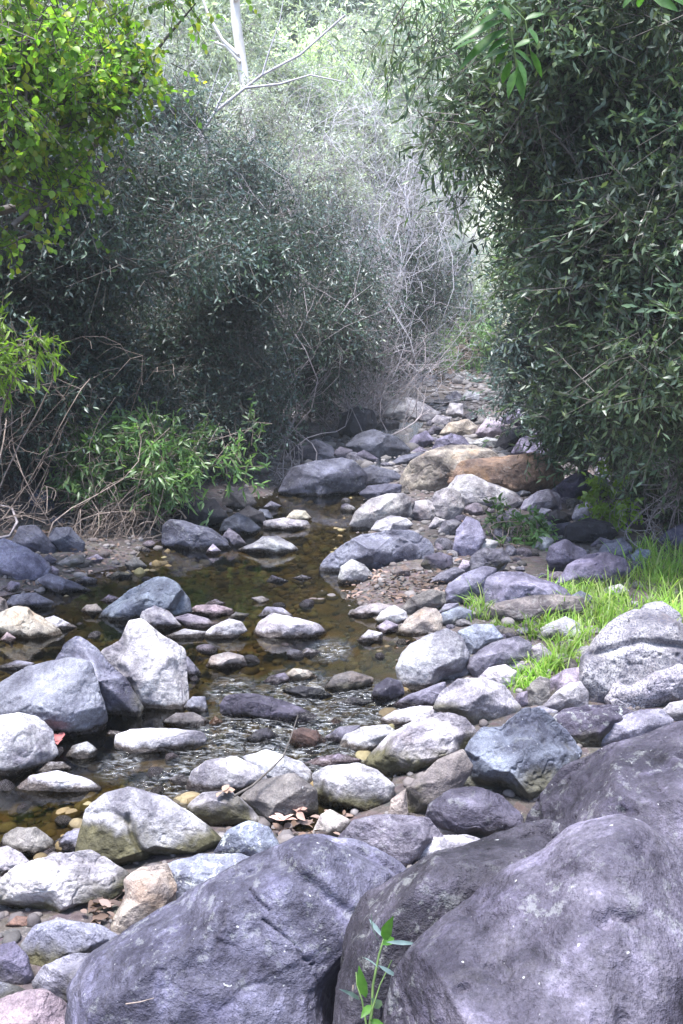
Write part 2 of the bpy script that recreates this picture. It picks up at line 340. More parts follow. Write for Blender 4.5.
# the upper run, stepping down between the boulders
def upper_run():
    pts = [(402,425,.30),(396,436,.28),(386,446,.3),(372,463,.35),(350,476,.45),(338,487,.5)]
    V = []; 
    for (x, y, hw) in pts:
        c = hit(x, y)
        for k in range(9):
            u = (k / 8 - .5) * 2; V.append((c[0] + u * hw, c[1], c[2] + 0.035))
    V = np.array(V); V[:, 2] = np.maximum(V[:, 2], 0.012)
    f = [(r * 9 + k, r * 9 + k + 1, (r + 1) * 9 + k + 1, (r + 1) * 9 + k) for r in range(len(pts) - 1) for k in range(8)]
    me = mesh_np('upstream_water', V, f, bpy.data.materials['stream_water'], True, True)
    at = me.attributes.new('riffle', 'FLOAT', 'POINT'); at.data.foreach_set('value', np.repeat(np.array([.9, .7, .3, .2, .3, .1], dtype=np.float32), 9))
    tag(link('upstream_water', me), kind='structure')
upper_run()

# ------------------------------------------------------------------ rocks
ROCKS = """b1|J|the lavender foreground boulder|huge smooth lavender grey boulder filling the bottom right foreground corner|382,1024 398,975 422,940 467,900 507,865 542,845 577,820 622,811 652,825 683,855 725,910 760,1200 700,1400 540,1460 400,1350 368,1150
b2|D|the dark pitted boulder|dark pitted boulder wedged between the two largest foreground boulders behind the weed|346,985 348,940 367,900 397,878 432,864 492,838 540,824 575,835 570,880 500,950 460,1150 420,1270 352,1260 335,1100
b3|F|the cracked slate boulder|huge slate purple foreground boulder with thin cracks and a dark left flank|76,1040 82,985 100,955 140,925 180,905 197,893 240,870 276,854 300,841 323,838 350,842 400,868 420,900 385,940 365,985 365,1090 240,1130 100,1110
|G|-|smooth lavender rounded rock showing behind the ridge of|340,838 355,821 385,815 425,819 442,838 425,862 390,872 350,862
b4|H|the right edge boulder|big dark purple pitted boulder cut by the right edge above the largest|528,826 542,795 562,770 602,750 642,738 683,722 730,722 775,800 780,930 700,1005 600,990 530,930
|D|the dark dome rock|round dark purple dome rock in front of the angular split boulder|425,822 432,805 450,792 475,788 500,795 520,815 526,830 500,846 450,844 430,835
|W|-|low flat pale slab tucked beside|396,857 405,843 430,836 465,835 486,842 462,853 420,864 402,867
f|B|the angular split boulder|large angular blue grey boulder with sharp facets and olive stained underside|453,787 456,773 470,740 483,727 500,728 523,710 540,710 561,729 580,752 566,775 548,797 535,810 497,803 465,797
s|W|the pale flat topped boulder|wide pale flat topped boulder standing behind the angular split boulder|434,708 444,691 458,679 485,679 502,685 520,708 505,727 476,729 464,722 446,715
m|W|the olive sided boulder|pale rounded boulder with a mossy olive left side in midstream gravel|364,766 376,750 389,736 417,719 441,712 463,717 475,732 462,750 438,764 415,776 388,776
m|E|-|dark olive grey rock squeezed underneath|403,805 408,788 425,773 438,760 462,750 472,768 458,795 435,824 405,824
|W|the pale wedge boulder|big pale lavender wedge shaped boulder at the right edge of the stream|397,668 402,655 411,645 429,635 446,630 461,638 469,657 467,674 449,680 430,690 415,694 402,688
|G|-|low grey rock at the foot of|394,704 408,695 424,689 444,682 446,694 436,708 418,712 400,712
|W|-|flat cream coloured rock beside|380,719 395,711 420,706 438,708 440,716 418,724 400,729 386,728
|G|-|long sloping grey rock right of|468,668 471,658 485,647 502,641 517,637 530,644 528,658 508,664 490,668 478,680
|B|-|flat bluish rock lying above|458,632 475,625 493,625 503,638 485,649 470,655 462,645
|W|-|pale rounded cobble near|477,680 489,668 505,665 517,672 520,688 503,690 487,686
|W|-|small pale cobble beside the grass and|526,661 530,648 540,643 554,655 550,664 535,666
|P|-|small low pinkish cobble near|501,668 513,661 530,661 536,669 520,675
|E|-|small upright grey wedge rock behind|525,707 530,684 540,677 549,680 550,695 544,709 531,711
|P|-|pinkish grey rock half hidden beside|548,700 550,680 565,670 583,667 594,680 584,694 558,703
s|W|-|pale pyramid shaped rock in front of|540,709 555,693 570,683 580,682 588,694 586,710 560,717
|W|-|thin flat white rock above|525,712 540,706 558,711 553,720 535,720
l|D|-|dark mottled rock in front of|552,719 565,709 590,705 615,706 634,713 622,733 600,748 578,752 563,737
|G|-|rounded lavender rock leaning against|586,750 594,733 610,721 640,710 660,710 673,722 655,740 620,752
|W|-|pale rock at the right edge between the granite boulders and|658,714 670,703 690,699 712,708 705,722 672,725
s2|W|the speckled granite boulder|large pale speckled granite boulder standing beside the bright grass|581,680 585,659 600,638 618,620 635,613 659,612 690,630 722,652 722,700 683,712 640,712 604,712 586,704
s2|W|-|speckled rounded rock peeping over the top of|633,618 645,605 662,602 679,614 690,632 668,640 642,634
s2h|W|the hollowed granite boulder|speckled granite boulder with a long dark hollow at the right edge|606,699 613,682 623,664 647,650 670,647 692,650 722,676 718,702 683,708 664,712 635,712 612,708
|W|-|blocky white rock lying in the grass left of|536,640 539,630 547,624 565,617 578,623 584,634 580,642 556,643
|E|the layered grey slab|long layered grey brown slab with a ledge above the grass|487,618 488,607 505,601 530,597 555,595 582,597 584,609 560,621 530,627 503,626
|L|the lavender slab|smooth lavender blue slab resting behind the layered grey slab|483,600 486,580 499,573 522,573 543,580 562,588 571,597 545,605 515,606 492,612
|L|-|tall lavender grey rock leaning left of|443,604 448,585 466,573 482,567 496,569 494,582 488,596 470,604 455,608
|G|-|rounded pinkish grey rock behind|466,574 472,556 484,548 503,549 510,560 500,572 484,576
|V|the purple triangular rock|broad triangular purple grey rock with a dark underside at the grass edge|557,584 568,565 589,554 606,552 625,559 630,571 614,586 590,592 570,589
|V|-|lumpy lavender rock behind|547,560 550,547 566,540 584,550 590,560 570,575 556,576
|G|-|small lavender rock uphill behind|596,556 605,542 622,538 632,548 628,562 610,562
|B|-|little slate blue rock in the grass right of|631,556 638,549 650,550 655,558 645,564 634,563
|W|-|pale rounded rock half buried in grass near|598,597 606,588 620,584 629,591 620,600 606,603
|B|-|flat bluish rock at the tip of|568,597 581,591 600,600 596,610 580,608
|K|the dark brown shore rock|dark brown almost black rock below the yellow green sapling|565,540 566,526 588,518 610,523 617,533 608,542 582,547
|D|-|small dark purple stone touching|552,533 557,524 570,522 574,530 567,538 557,538
|K|-|dark rounded stone above|545,522 548,514 556,510 570,515 573,523 560,528
|G|-|rounded two toned grey rock right of|520,510 525,500 537,492 549,489 559,495 561,509 547,514 530,514
|V|-|lavender wedge shaped rock uphill of|552,490 566,479 582,470 600,480 600,490 585,498 572,503 560,499
|V|-|blue purple stone at the right end of|528,492 532,481 544,477 553,483 548,491 537,496
n|O|the orange brown boulder|broad boulder with a rusty orange brown face in midstream rocks upstream|449,484 452,471 464,461 494,457 531,453 551,458 563,471 561,485 545,490 526,493 508,494 478,490
r|T|the big tan boulder|big tan grey boulder with faceted left face beside the orange brown one|400,494 402,480 412,463 428,453 447,447 470,446 489,450 500,458 488,470 470,480 452,490 430,500 412,501
|W|the long pale boulder|long pale sloping boulder in front of the orange brown boulder|445,492 458,476 473,475 494,484 515,493 524,503 512,510 490,508 470,512 455,512
|W|-|rough pale rock stacked against|428,505 435,493 449,487 460,494 464,508 456,521 442,524 434,514
|W|-|rounded white rock left of|406,513 413,502 428,500 438,508 432,521 419,523
|W|the pale pool edge boulder|pale rounded boulder at the right shore of the far pool|350,525 356,511 369,501 387,494 401,494 413,501 414,515 400,524 380,529 360,530
|W|-|smaller white rock in front of|371,530 377,521 391,516 406,518 413,525 404,532 387,534
f|A|the veined grey boulder|long grey boulder with pale veins and dark right underside in midstream|320,571 326,559 342,547 361,536 384,531 410,531 427,541 432,551 424,564 403,572 375,574 347,573 328,574
|W|-|pale wedge rock in the water at the foot of|338,583 341,567 352,560 364,565 377,579 368,586 347,586
|T|-|small round pale stone on the gravel beach near|393,573 396,567 404,564 410,569 409,576 398,578
|D|-|dark smooth rock at the right end of|421,565 426,556 440,552 452,557 452,568 438,572 426,570
|E|-|tilted brown grey slab on the gravel beach below|400,610 412,597 431,589 444,592 445,604 424,614 405,617
w|W|-|white topped rock with a dark waterline below the gravel beach near|350,614 359,607 377,603 393,606 390,614 375,619 360,620
|W|-|rounded white rock touching the water left of|376,620 382,611 394,605 406,612 409,621 396,626 381,624
|T|the tan cratered rock|tan rock with small craters at the water's edge below the gravel beach|396,633 408,618 424,608 436,609 443,620 441,631 422,639 403,639
|P|-|small rounded pink grey stone left of|376,628 386,620 398,625 397,633 384,636
w|W|-|small white stone in the water left of|357,640 369,630 382,633 382,643 363,646
w|W|the loaf shaped rock|white loaf shaped rock standing alone in the middle of the stream|255,634 259,622 273,613 297,618 317,624 325,632 314,639 285,641 266,640
w|G|-|small grey rock behind|257,617 267,607 282,608 293,616 276,620
w|W|-|rounded pale rock with wet base left of|203,636 212,627 229,619 241,622 247,631 232,641 210,642
|R|the pink flat rock|flat pink rock among cobbles in the middle of the stream|188,612 197,606 215,604 232,609 233,615 212,619 196,618
w|E|-|brown submerged dome breaking the water surface below|206,667 212,656 228,652 243,656 247,666 228,673
w|D|-|small dark rock at the head of the riffle near|262,683 270,676 284,673 291,680 279,687
w|T|-|tan rock at the head of the riffle near|282,676 294,669 308,670 317,677 305,684 290,683
w|K|-|long dark wet rock lying in the riffle near|281,690 301,686 320,689 334,696 317,702 295,698
w|E|the brown riffle rock|smooth brown mauve rock at the top of the riffle|325,688 335,676 352,671 373,678 371,687 358,694 338,696
w|D|-|round dark grey rock right of|371,698 376,685 387,678 401,681 404,694 394,704 379,706
w|D|the long wet rock|long wet dark rock with a pale hump lying across the riffle|221,708 228,696 253,694 282,700 305,710 324,721 308,726 273,724 238,719 225,716
w|U|the red brown riffle rock|squarish reddish brown rock in the foaming riffle|290,744 292,732 302,728 317,731 326,742 318,751 297,751
w|K|-|small dark brown wet rock left of|246,739 256,731 267,728 279,736 271,744 255,745
w|W|-|bright white rock at the right bank of the riffle near|339,748 345,735 364,727 387,725 395,732 380,745 364,757 346,757
w|G|-|grey wet rock beside|324,738 340,727 360,726 354,736 341,748 329,745
|P|-|flat lavender slab at the lower edge of the riffle near|300,766 317,757 338,753 362,760 344,769 314,771
m|W|the pale cracked block|pale flat topped block with olive stains right of the dark olive rock|314,775 328,767 358,764 376,770 393,785 392,800 373,817 346,817 325,804 316,792
|W|-|pale rounded rock left of the bent twig above|187,790 193,771 206,762 235,758 256,767 268,781 256,798 225,800 198,799
|W|-|pale flat rock under the bent twig behind|243,757 268,750 300,761 317,779 312,795 290,795 262,780
m|E|the dark olive rock|dark olive stained rock in shadow behind the cracked slate boulder|240,799 262,781 293,774 314,790 318,812 298,832 272,827 253,814
m|W|-|rounded grey white rock with an olive base left of|189,807 203,793 228,791 250,808 268,829 240,832 210,828 196,818
l|B|-|round lichen covered blue grey rock in front of|213,853 228,831 248,822 268,827 280,848 265,862 232,864
|C|-|small cream coloured angular stone beside|313,834 321,815 330,810 350,821 345,836 325,841
l|A|the lichen spotted rock|dark blue grey rock with white lichen spots left of the cracked boulder|155,885 164,866 200,855 238,854 266,866 256,890 220,905 180,916 162,914 156,900
m|T|-|knobbly tan rock with olive base left of|109,937 114,918 126,899 124,881 141,869 166,865 176,885 174,910 150,934 122,943
m|W|the big white boulder|big smooth white boulder with a fold and stained base in the left foreground|79,856 80,835 86,812 105,794 130,789 165,797 200,822 222,841 200,857 165,864 135,872 100,863
mf|W|the faceted white boulder|low faceted white boulder with an olive undercut at the left foreground edge|-8,900 2,880 18,866 53,855 88,852 106,860 127,875 125,889 97,906 72,919 50,919 18,909
m|A|-|blue grey rock with an olive left half in front of|19,950 37,926 60,920 97,925 118,937 112,952 82,962 58,972 32,980 23,968
m|G|-|lavender rock with a dark green left face in front of|33,982 44,966 73,955 100,953 112,970 98,1000 78,1012 58,1006 36,993
|V|-|dark bluish lavender rock at the left edge below|-15,960 -3,946 15,942 27,957 34,979 24,990 -5,988
|A|-|flat slate blue rock cut by the left edge above|-15,995 0,982 18,986 31,993 18,1006 -5,1010
|R|the pink corner boulder|rounded pink grey boulder in the bottom left corner|-22,1025 -5,1005 18,994 41,990 64,1001 80,1022 88,1050 50,1070 -10,1070
|W|-|pale rounded rock at the left edge above|-15,868 -5,850 8,847 20,853 29,862 14,874 -5,886
|E|-|smooth brown grey dome by the water above|0,845 5,835 18,828 36,828 51,839 56,851 36,860 14,858
|G|-|small pale grey rock left of|55,842 68,832 82,830 90,845 78,856 58,856
|W|-|tiny flat white stone lying on top beside|49,922 58,917 68,920 62,926
|U|-|small reddish stone on the sand below|5,926 16,916 32,917 33,926 18,931
|A|the broad left boulder|broad lavender grey boulder with a steep right face left of the two leaning boulders|-20,715 -5,687 29,669 68,660 88,663 97,687 105,717 102,739 88,749 68,750 40,745 0,745
|W|the round white boulder|round white boulder with a ring shaped scar at the left edge|-25,775 -22,735 0,717 18,713 38,719 52,732 56,754 42,767 18,779 0,783
|W|-|small bone shaped white stone lying against|8,705 17,700 38,708 40,717 24,718 12,712
f|A|the leaning fin boulder|tall narrow grey boulder leaning right between the broad and the upright boulders|56,664 66,644 79,637 94,646 107,663 127,681 143,708 142,721 124,729 108,728 96,700 80,675
f|W|the upright pointed boulder|big upright pale grey boulder with a pointed top beside the pool|99,655 122,640 129,623 143,621 164,637 182,650 188,690 184,708 162,716 143,720 128,705 112,680
|G|-|low sloping grey rock in the water right of|178,655 188,657 201,673 198,681 180,680
w|W|the flat bread shaped rock|long flat topped white rock with a wet base below the upright pointed boulder|116,748 117,735 131,730 155,729 176,729 201,732 205,742 188,753 152,757 128,757
|E|-|small brown grey rock above the right end of|163,722 176,713 193,713 208,720 209,731 176,730
|G|-|upright grey cobble between the long wet rock and|184,707 192,697 205,697 209,715 196,716
w|W|-|small oval white stone at the water's edge near|65,757 73,746 87,742 97,750 95,759 75,764
|W|-|tiny white triangular stone beside|104,737 110,730 121,732 116,739
w|W|-|small flat pale stone behind|33,772 44,762 62,762 71,768 60,775 40,776
w|W|the low wet white rock|low elongated white rock with a dark wet base at the lower left of the stream|16,790 31,776 58,772 88,779 102,789 90,798 48,799 23,797
f|B|the blue green boulder|blue green grey sloping boulder in the middle of the pool|98,619 106,609 130,591 154,578 165,577 176,584 188,599 191,613 172,620 148,625 120,628 104,625
|W|-|white rounded rock in front of|139,627 143,612 155,606 169,612 182,627 166,633 147,633
|P|-|knobbly pinkish cobble left of|174,618 188,614 206,618 215,624 207,632 188,629
|W|-|flat grey white cobble below|165,636 185,629 206,632 203,640 172,641
|P|-|tiny mauve stone behind|205,604 215,599 226,603 219,608
|W|-|small white angular cobble right of|226,619 236,612 249,614 243,621
|W|-|flat white stone alone in the pool above|251,598 262,596 270,600 260,605
|D|-|small dark triangular rock alone in the far pool near|266,582 272,575 289,581 281,585
|G|-|thin flat grey stone in the pool left of|292,578 302,575 313,578 303,582
|W|the white islet rock|pointed white rock lying flat in the pool below the dark bank rocks|237,550 254,543 263,536 277,536 290,543 299,550 278,556 256,556
|W|the flat white pool rock|long flat white rock in the far pool|264,530 264,521 284,518 307,521 311,528 290,532
|T|-|rounded tan rock behind|285,519 294,510 305,511 312,519 300,524
|G|-|tiny grey rock at the dark bank behind|263,508 271,501 282,506 275,511
|N|the smooth dark pool boulder|smooth dark blue grey boulder rising from the pool under the left bank shrub|163,546 165,526 172,520 186,522 211,529 227,541 233,549 208,553 180,552
|P|-|small pale pinkish stone in the water before|206,552 213,544 221,551 214,557
|N|-|dark blue grey rock right of|220,532 224,520 238,513 250,519 260,528 256,535 238,538 227,535
|D|-|small leaning dark rock right of|222,537 229,528 240,536 248,546 234,549
|K|-|dark shadowed rock behind|234,516 249,506 262,512 267,524 250,527
|A|-|small slate blue block right of the dark rocks near|256,515 260,509 268,510 274,520 264,523
|E|-|rough upright grey brown rock under the shrub behind|221,508 226,489 247,487 256,503 246,512 230,512
|K|-|large black shadowed rock under the left bank shrub behind|170,520 178,499 214,500 228,518 205,530 180,526
|L|the big left bank boulder|big lavender boulder with a tan base at the left edge of the bank|-18,565 -8,545 4,539 23,547 40,556 50,568 46,577 23,582 -5,580
|N|-|dark purple rock lying behind|12,543 20,527 35,525 46,535 56,548 54,556 38,554 20,552
|N|-|dark blue sloping rock right of|47,540 55,528 70,528 85,543 82,555 62,552
|N|-|dark purple rock high on the left bank above|28,498 39,489 54,495 55,508 42,513 32,510
|K|-|very dark rock under the shrub on the left bank above|54,512 66,502 81,510 78,521 60,520
|D|-|small dark rock wedged at the right end of|41,560 49,554 57,560 51,566
|W|-|small pale pebble cluster stone right of|55,564 67,557 83,555 84,563 66,569
|P|-|flat pinkish stone at the roots right of|86,559 97,554 104,559 94,564
|P|-|small brownish cobble touching|45,571 52,566 59,570 57,577 48,577
|G|the low tan slab|low pointed tan grey slab reaching into the water at the left bank|38,580 50,574 74,582 92,591 75,596 56,595
|G|-|small flat grey stone behind|74,582 84,576 97,579 96,585 82,586
|G|-|flat grey stone in the water below the root tangle near|106,577 118,571 133,574 127,580 114,580
|E|-|brown rock under the root tangle right of|125,564 135,556 147,566 142,573 130,572
|T|the tan egg stone|small tan egg shaped stone in the water left of the blue green boulder|81,611 87,605 96,604 103,611 93,618
|P|-|flat brown submerged stone behind|99,601 109,595 120,598 111,604
w|A|-|flat blue white rock with a dark left end just above|3,607 13,595 35,593 53,602 48,611 23,613
|T|-|tan rock cut by the left edge beside|-15,610 -6,595 5,600 9,613 0,622 -12,622
|T|the tan ridge boulder|long tan ridge backed boulder at the left edge below the shore cobbles|-22,630 -5,616 14,608 27,608 42,617 59,630 63,641 35,643 5,638
|W|-|flat pale pointed slab behind|40,620 54,616 77,627 65,634
|R|-|tiny pink stone in front of|0,640 7,632 16,638 12,646
|P|-|small pinkish rock on the left shore below|2,590 11,581 20,583 17,591 6,594
|G|-|flat grey submerged rock behind|-5,668 16,660 34,663 34,671 12,674
|N|the overhanging dark boulder|large dark grey boulder overhanging the far end of the pool|280,492 286,478 294,467 317,461 340,459 352,461 366,475 364,488 350,495 320,500 298,499
|N|-|rounded dark grey rock stacked behind|292,462 296,446 315,440 331,446 339,459 318,465
|E|-|brown grey rock on the left bank behind|281,443 284,427 300,422 318,424 325,434 321,443 300,445
|N|the dark rounded far boulder|dark rounded boulder in shade in the upstream channel|346,446 358,434 375,430 396,437 410,450 398,460 376,461 357,455
|D|-|small grey rock left of|332,454 340,447 352,450 352,460 340,463
|D|-|flat dark rock in front of|350,457 364,450 380,460 366,465
|K|-|black shaded rock upstream behind|338,432 342,414 358,406 373,411 377,424 366,433 352,440
|N|-|small dark blue rock upstream above|344,407 356,399 366,405 357,412
|K|-|black rock under the left bank brush behind|310,412 316,400 333,399 343,414 328,422
|N|-|flat dark wet slab below|357,472 372,465 395,471 404,480 384,486 363,484
|N|-|second flat dark wet slab nearer the pool below|360,494 368,486 385,484 402,485 400,493 373,502
|N|-|low smooth grey rock left of|387,466 401,456 420,452 433,455 412,466
|V|-|small dark purple rock upstream of|406,447 415,436 426,431 434,440 424,449
|L|-|rounded lavender rock just upstream of|431,452 437,440 451,433 463,437 470,446 448,453
|T|the tan upstream rock|tan and brown rock in the upstream rock jumble|440,434 449,423 468,419 478,428 477,439 462,440
|P|-|pinkish grey rock right of|475,434 486,419 504,423 505,434 486,440
|W|-|flat pale rock in front of|465,444 486,437 500,440 496,449 478,449
|K|-|dark brown rock shaded by the right tree near|494,448 503,431 522,426 531,434 519,449 503,453
|V|the purple upstream rock|purple rounded rock under the right tree far upstream|499,420 509,411 522,410 531,417 526,427 507,429
|V|-|broad violet blue boulder behind|512,454 521,439 536,432 552,434 563,444 570,458 562,470 545,460 530,458
|D|-|small dark grey rock right of|527,432 536,422 549,426 545,435
|G|-|shaded grey rock beneath the right tree above|531,417 541,406 551,411 554,421 540,425
|W|the pale upstream slab|broad pale sloping rock far upstream below the leaf covered bank|380,415 388,402 408,397 425,404 441,414 432,423 405,423
|W|-|small pale rock far upstream right of|440,406 446,396 456,391 464,398 452,408
|W|-|white rock at the far head of the stream above|460,399 468,390 479,394 479,401 468,402
|W|-|upright white rock far upstream above|446,413 450,403 463,404 463,415 452,419
|W|-|small white cobble above|429,423 437,415 452,417 449,426 436,427
|D|-|small dark stone left of|426,433 434,425 443,429 439,436 428,436
|K|-|small black wet stone at the tiny cascade near|374,428 385,419 399,422 398,431 382,433
|K|-|small dark stone between pale rocks right of|462,416 472,411 479,417 474,423 463,422
|W|-|small pale stone under the leaves left of|511,413 515,402 528,401 532,411 525,417
|D|-|small slate stone in front of|410,453 419,446 429,451 420,456
|W|-|small bright stone in front of|511,494 523,487 531,493 520,498
|A|-|dark slanting slab stone left of the two toned rock below|528,521 541,508 552,510 538,524
|D|-|tiny dark stone left of|544,528 550,521 557,529 549,533
|A|-|pale grey dome stone above|571,520 577,505 587,502 600,515 588,523
|W|-|small pale stone in the weeds left of|535,548 539,537 548,534 554,541 546,552
|L|-|lavender rock behind the weedy plant left of|453,550 457,530 467,517 479,522 485,538 478,554 464,560
|W|-|rounded pale cobble below|438,532 444,521 454,519 463,524 456,536 446,537
|W|-|pale low rock beside the weedy plant near|464,556 470,543 487,539 498,542 494,551 478,552
|G|-|flat grey shard on the gravel below|426,584 440,573 454,567 465,571 456,580 440,586
|P|-|small round pinkish stone right of|457,570 463,560 472,562 470,571 462,574
|B|-|flat bluish grey rock right of|439,624 442,613 459,607 472,611 472,621 456,627
|G|-|thin grey slab behind|438,613 445,604 458,603 460,610 448,614
|W|-|small pale cobble right of|428,528 435,517 446,520 441,530
|T|-|small olive tan stone beside|388,822 391,800 406,789 408,815 400,826
|P|-|tiny grey pink stone near|512,708 517,694 527,691 528,703 519,709
|L|-|lavender rock under twigs at the right edge uphill of|658,541 667,531 683,524 705,530 698,548 668,548
|L|-|shaded lavender rock at the foot of the right tree above|595,474 600,458 612,454 619,463 613,477 602,480
|P|-|small pinkish stone behind|590,546 600,537 613,541 604,548
|M|-|mossy olive pebble in the riffle left of|231,729 240,722 251,726 242,733
w|K|-|submerged dark stone in the riffle below|336,704 352,697 375,701 356,709
w|W|-|pale submerged stone making ripples below|298,655 306,648 321,651 311,659
|U|-|brown pebble beside|208,724 215,716 223,722 215,729
|U|-|small brown pebble in the riffle right of|325,726 334,718 347,723 336,729
|K|-|tiny dark wet pebble in the riffle below|258,745 267,739 278,743 269,749
|M|-|mossy olive stone at the left edge of the riffle near|211,739 222,734 230,742 218,746
|G|-|flat wet grey stone in shallow water right of|168,779 181,774 194,782 188,790 176,786
"""
COL = dict(W=(.475,.465,.45), G=(.27,.265,.30), P=(.34,.30,.335), D=(.125,.115,.145), E=(.21,.19,.175), B=(.26,.295,.335), T=(.40,.35,.29),
           O=(.36,.25,.17), K=(.045,.042,.05), R=(.43,.33,.34), V=(.19,.175,.235), N=(.10,.105,.135), L=(.26,.25,.32), A=(.24,.25,.29),
           U=(.17,.10,.075), C=(.52,.49,.42), M=(.15,.15,.08), F=(.17,.168,.22), J=(.15,.14,.178), H=(.15,.135,.17))
COL = {k: tuple(x * q_ * (0.47 if k not in 'JHF' else 0.38) for x, q_ in zip(v, (.99, .975, 1.02) if k not in 'TOUCEMR' else (1, 1, 1))) for k, v in COL.items()}
_ico = {}
def ico(n):
    if n not in _ico:
        bm = bmesh.new(); bmesh.ops.create_icosphere(bm, subdivisions=n, radius=1)
        v = np.array([x.co[:] for x in bm.verts]); f = np.array([[a.index for a in x.verts] for x in bm.faces]); bm.free(); _ico[n] = (v, f)
    return _ico[n]
def radial(poly):
    P = np.array(poly, float); lo = P.min(0); hi = P.max(0); c = (lo + hi) / 2
    d = np.roll(P, -1, 0) - P
    th = np.linspace(-math.pi, math.pi, 361)[:-1]; r = np.zeros(360)
    n = len(P)
    for k, t in enumerate(th):
        u = np.array([math.cos(t), math.sin(t)]); best = 0
        for i in range(n):
            a = P[i] - c; e = P[(i + 1) % n] - P[i]; den = u[0] * e[1] - u[1] * e[0]
            if abs(den) < 1e-9: continue
            s = (a[0] * e[1] - a[1] * e[0]) / den; w_ = (a[0] * u[1] - a[1] * u[0]) / den
            if s > 0 and -1e-6 <= w_ <= 1 + 1e-6: best = max(best, s)
        r[k] = best
    r[r == 0] = r[r > 0].mean()
    k = np.array([1, 4, 6, 4, 1.]) / 16; k = np.interp(np.linspace(0, 4, 9), range(5), k); k /= k.sum()
    for _ in range(1): r = np.convolve(np.concatenate([r[-8:], r, r[:8]]), k, 'same')[8:-8]
    return c, th, r, lo, hi
def make_rock(poly, flags, colr, seed, name, depth_k=0.85):
    lr = np.random.default_rng(seed)
    c, th, r, lo, hi = radial(poly); w_px = hi[0] - lo[0]; h_px = hi[1] - lo[1]
    big = 'b' in flags
    base = flat(c[0], min(hi[1], 1010), 0.0) if False else hit(c[0], hi[1] - 0.06 * h_px)
    dP = (base - CAM) @ fw
    W = w_px / F * dP / 2; H = h_px / F * dP / 2
    D = depth_k * min(W, 1.5 * H) * (1.1 if h_px < 0.45 * w_px else 1.0)
    if big:
        over = {'b1': (1.52, .50), 'b2': (1.70, .34), 'b3': (2.10, .58), 'b4': (2.6, .55)}[flags[:2]]
        zc, D = over
    else: zc = dP + 0.62 * D + (-0.45 * W if 'n' in flags else 0.4 * W if 'r' in flags else 0)
    shrink = math.sqrt(max(0.2, 1 - (D / zc) ** 2))
    n = 8 if flags[:2] in ('b1', 'b3') else 7 if (big or w_px > 90) else 6 if w_px > 34 else 5 if w_px > 12 else 4
    U, Fc = ico(n)
    a, b, cc = U[:, 0].copy(), U[:, 1].copy(), U[:, 2].copy()      # right, up, toward camera
    rxy = np.hypot(a, b); ang = np.arctan2(-b, a)
    p = 2.35; nn = (rxy ** p + np.abs(cc) ** p) ** (1 / p); rr = rxy / nn; cd = cc / nn
    ca, sa = a / np.maximum(rxy, 1e-6), b / np.maximum(rxy, 1e-6); A = rr * ca; B = rr * sa
    nf = 11 if 'f' in flags else 8
    amp = 0.95 if 'f' in flags else 0.75
    for k in range(nf):
        nv = lr.normal(size=3); nv[2] = abs(nv[2]) * 1.2 + 0.25; nv[1] += 0.25; nv /= np.linalg.norm(nv)
        off = lr.uniform(0.58, 0.84) if 'f' in flags else lr.uniform(0.66, 0.92)
        ex = A * nv[0] + B * nv[1] + cd * nv[2] - off
        cut = np.maximum(ex, 0) / nv[2] * amp
        cd = np.where(cd > 0, np.maximum(cd - cut, cd * 0.25), cd)
    rad = np.interp(ang, np.append(th, math.pi), np.append(r, r[0]))
    rad = rad * (1 + 0.0)
    zoff = cd * D; dep = zc - zoff
    X = rr * ca * rad; Yp = -rr * sa * rad                         # px offsets (y down)
    low = sstep(0.35 * h_px, 0.5 * h_px, Yp) if not big else 0 * Yp
    Yp = Yp + low * 0.10 * h_px
    X = X * shrink * 1.05; Yp = Yp * shrink * 1.05
    cr = ray(c[0], c[1]); cen = CAM + cr * zc
    k = zc / F
    axis_d = norm(cr)
    V = cen + X[:, None] * k * rt - Yp[:, None] * k * up - zoff[:, None] * axis_d
    S = max(W, H)
    if big: S = 0.5 * w_px / F * zc
    nr = norm(U[:, :1] * rt + U[:, 1:2] * up - U[:, 2:3] * axis_d)
    q_ = V / S + seed * 3.1
    disp = 0.055 * fbm(q_ * 1.7, 4, seed) + 0.02 * fbm(q_ * 5.5, 3, seed + 9)
    if n >= 6:
        f2 = fbm(q_ * 3.1 + 5, 3, seed + 17); disp -= 0.030 * np.maximum(0, 0.10 - np.abs(f2)) / 0.10 * (1 if 'f' in flags else 0.25 if big else 0.5)
    if n >= 7:
        hf = fbm(V * 38, 3, seed + 31); disp += 0.0035 / S * hf * 0.3
        pit = fbm(V * 26, 2, seed + 41); disp -= np.maximum(0, pit - 0.42) * (0.055 if flags[:2] in ('b1','b2','b4') or 's2' in flags else 0.02) / S * 0.9
    V = V + nr * (disp * S)[:, None]
    # dents and cracks, given where they are seen on the front
    rel = V - CAM; dz = rel @ fw; px = 341.5 + F * (rel @ rt) / dz; py = 512 - F * (rel @ up) / dz
    front = sstep(0.0, 0.3, cc)
    def seg(pts, wd, dp):
        nonlocal V
        d = np.full(len(V), 1e9)
        for (x0, y0), (x1, y1) in zip(pts[:-1], pts[1:]):
            e = np.array([x1 - x0, y1 - y0], float); t = np.clip(((px - x0) * e[0] + (py - y0) * e[1]) / (e @ e), 0, 1)
            d = np.minimum(d, np.hypot(px - x0 - t * e[0], py - y0 - t * e[1]))
        V = V + axis_d * (dp * np.exp(-(d / wd) ** 2) * front)[:, None]
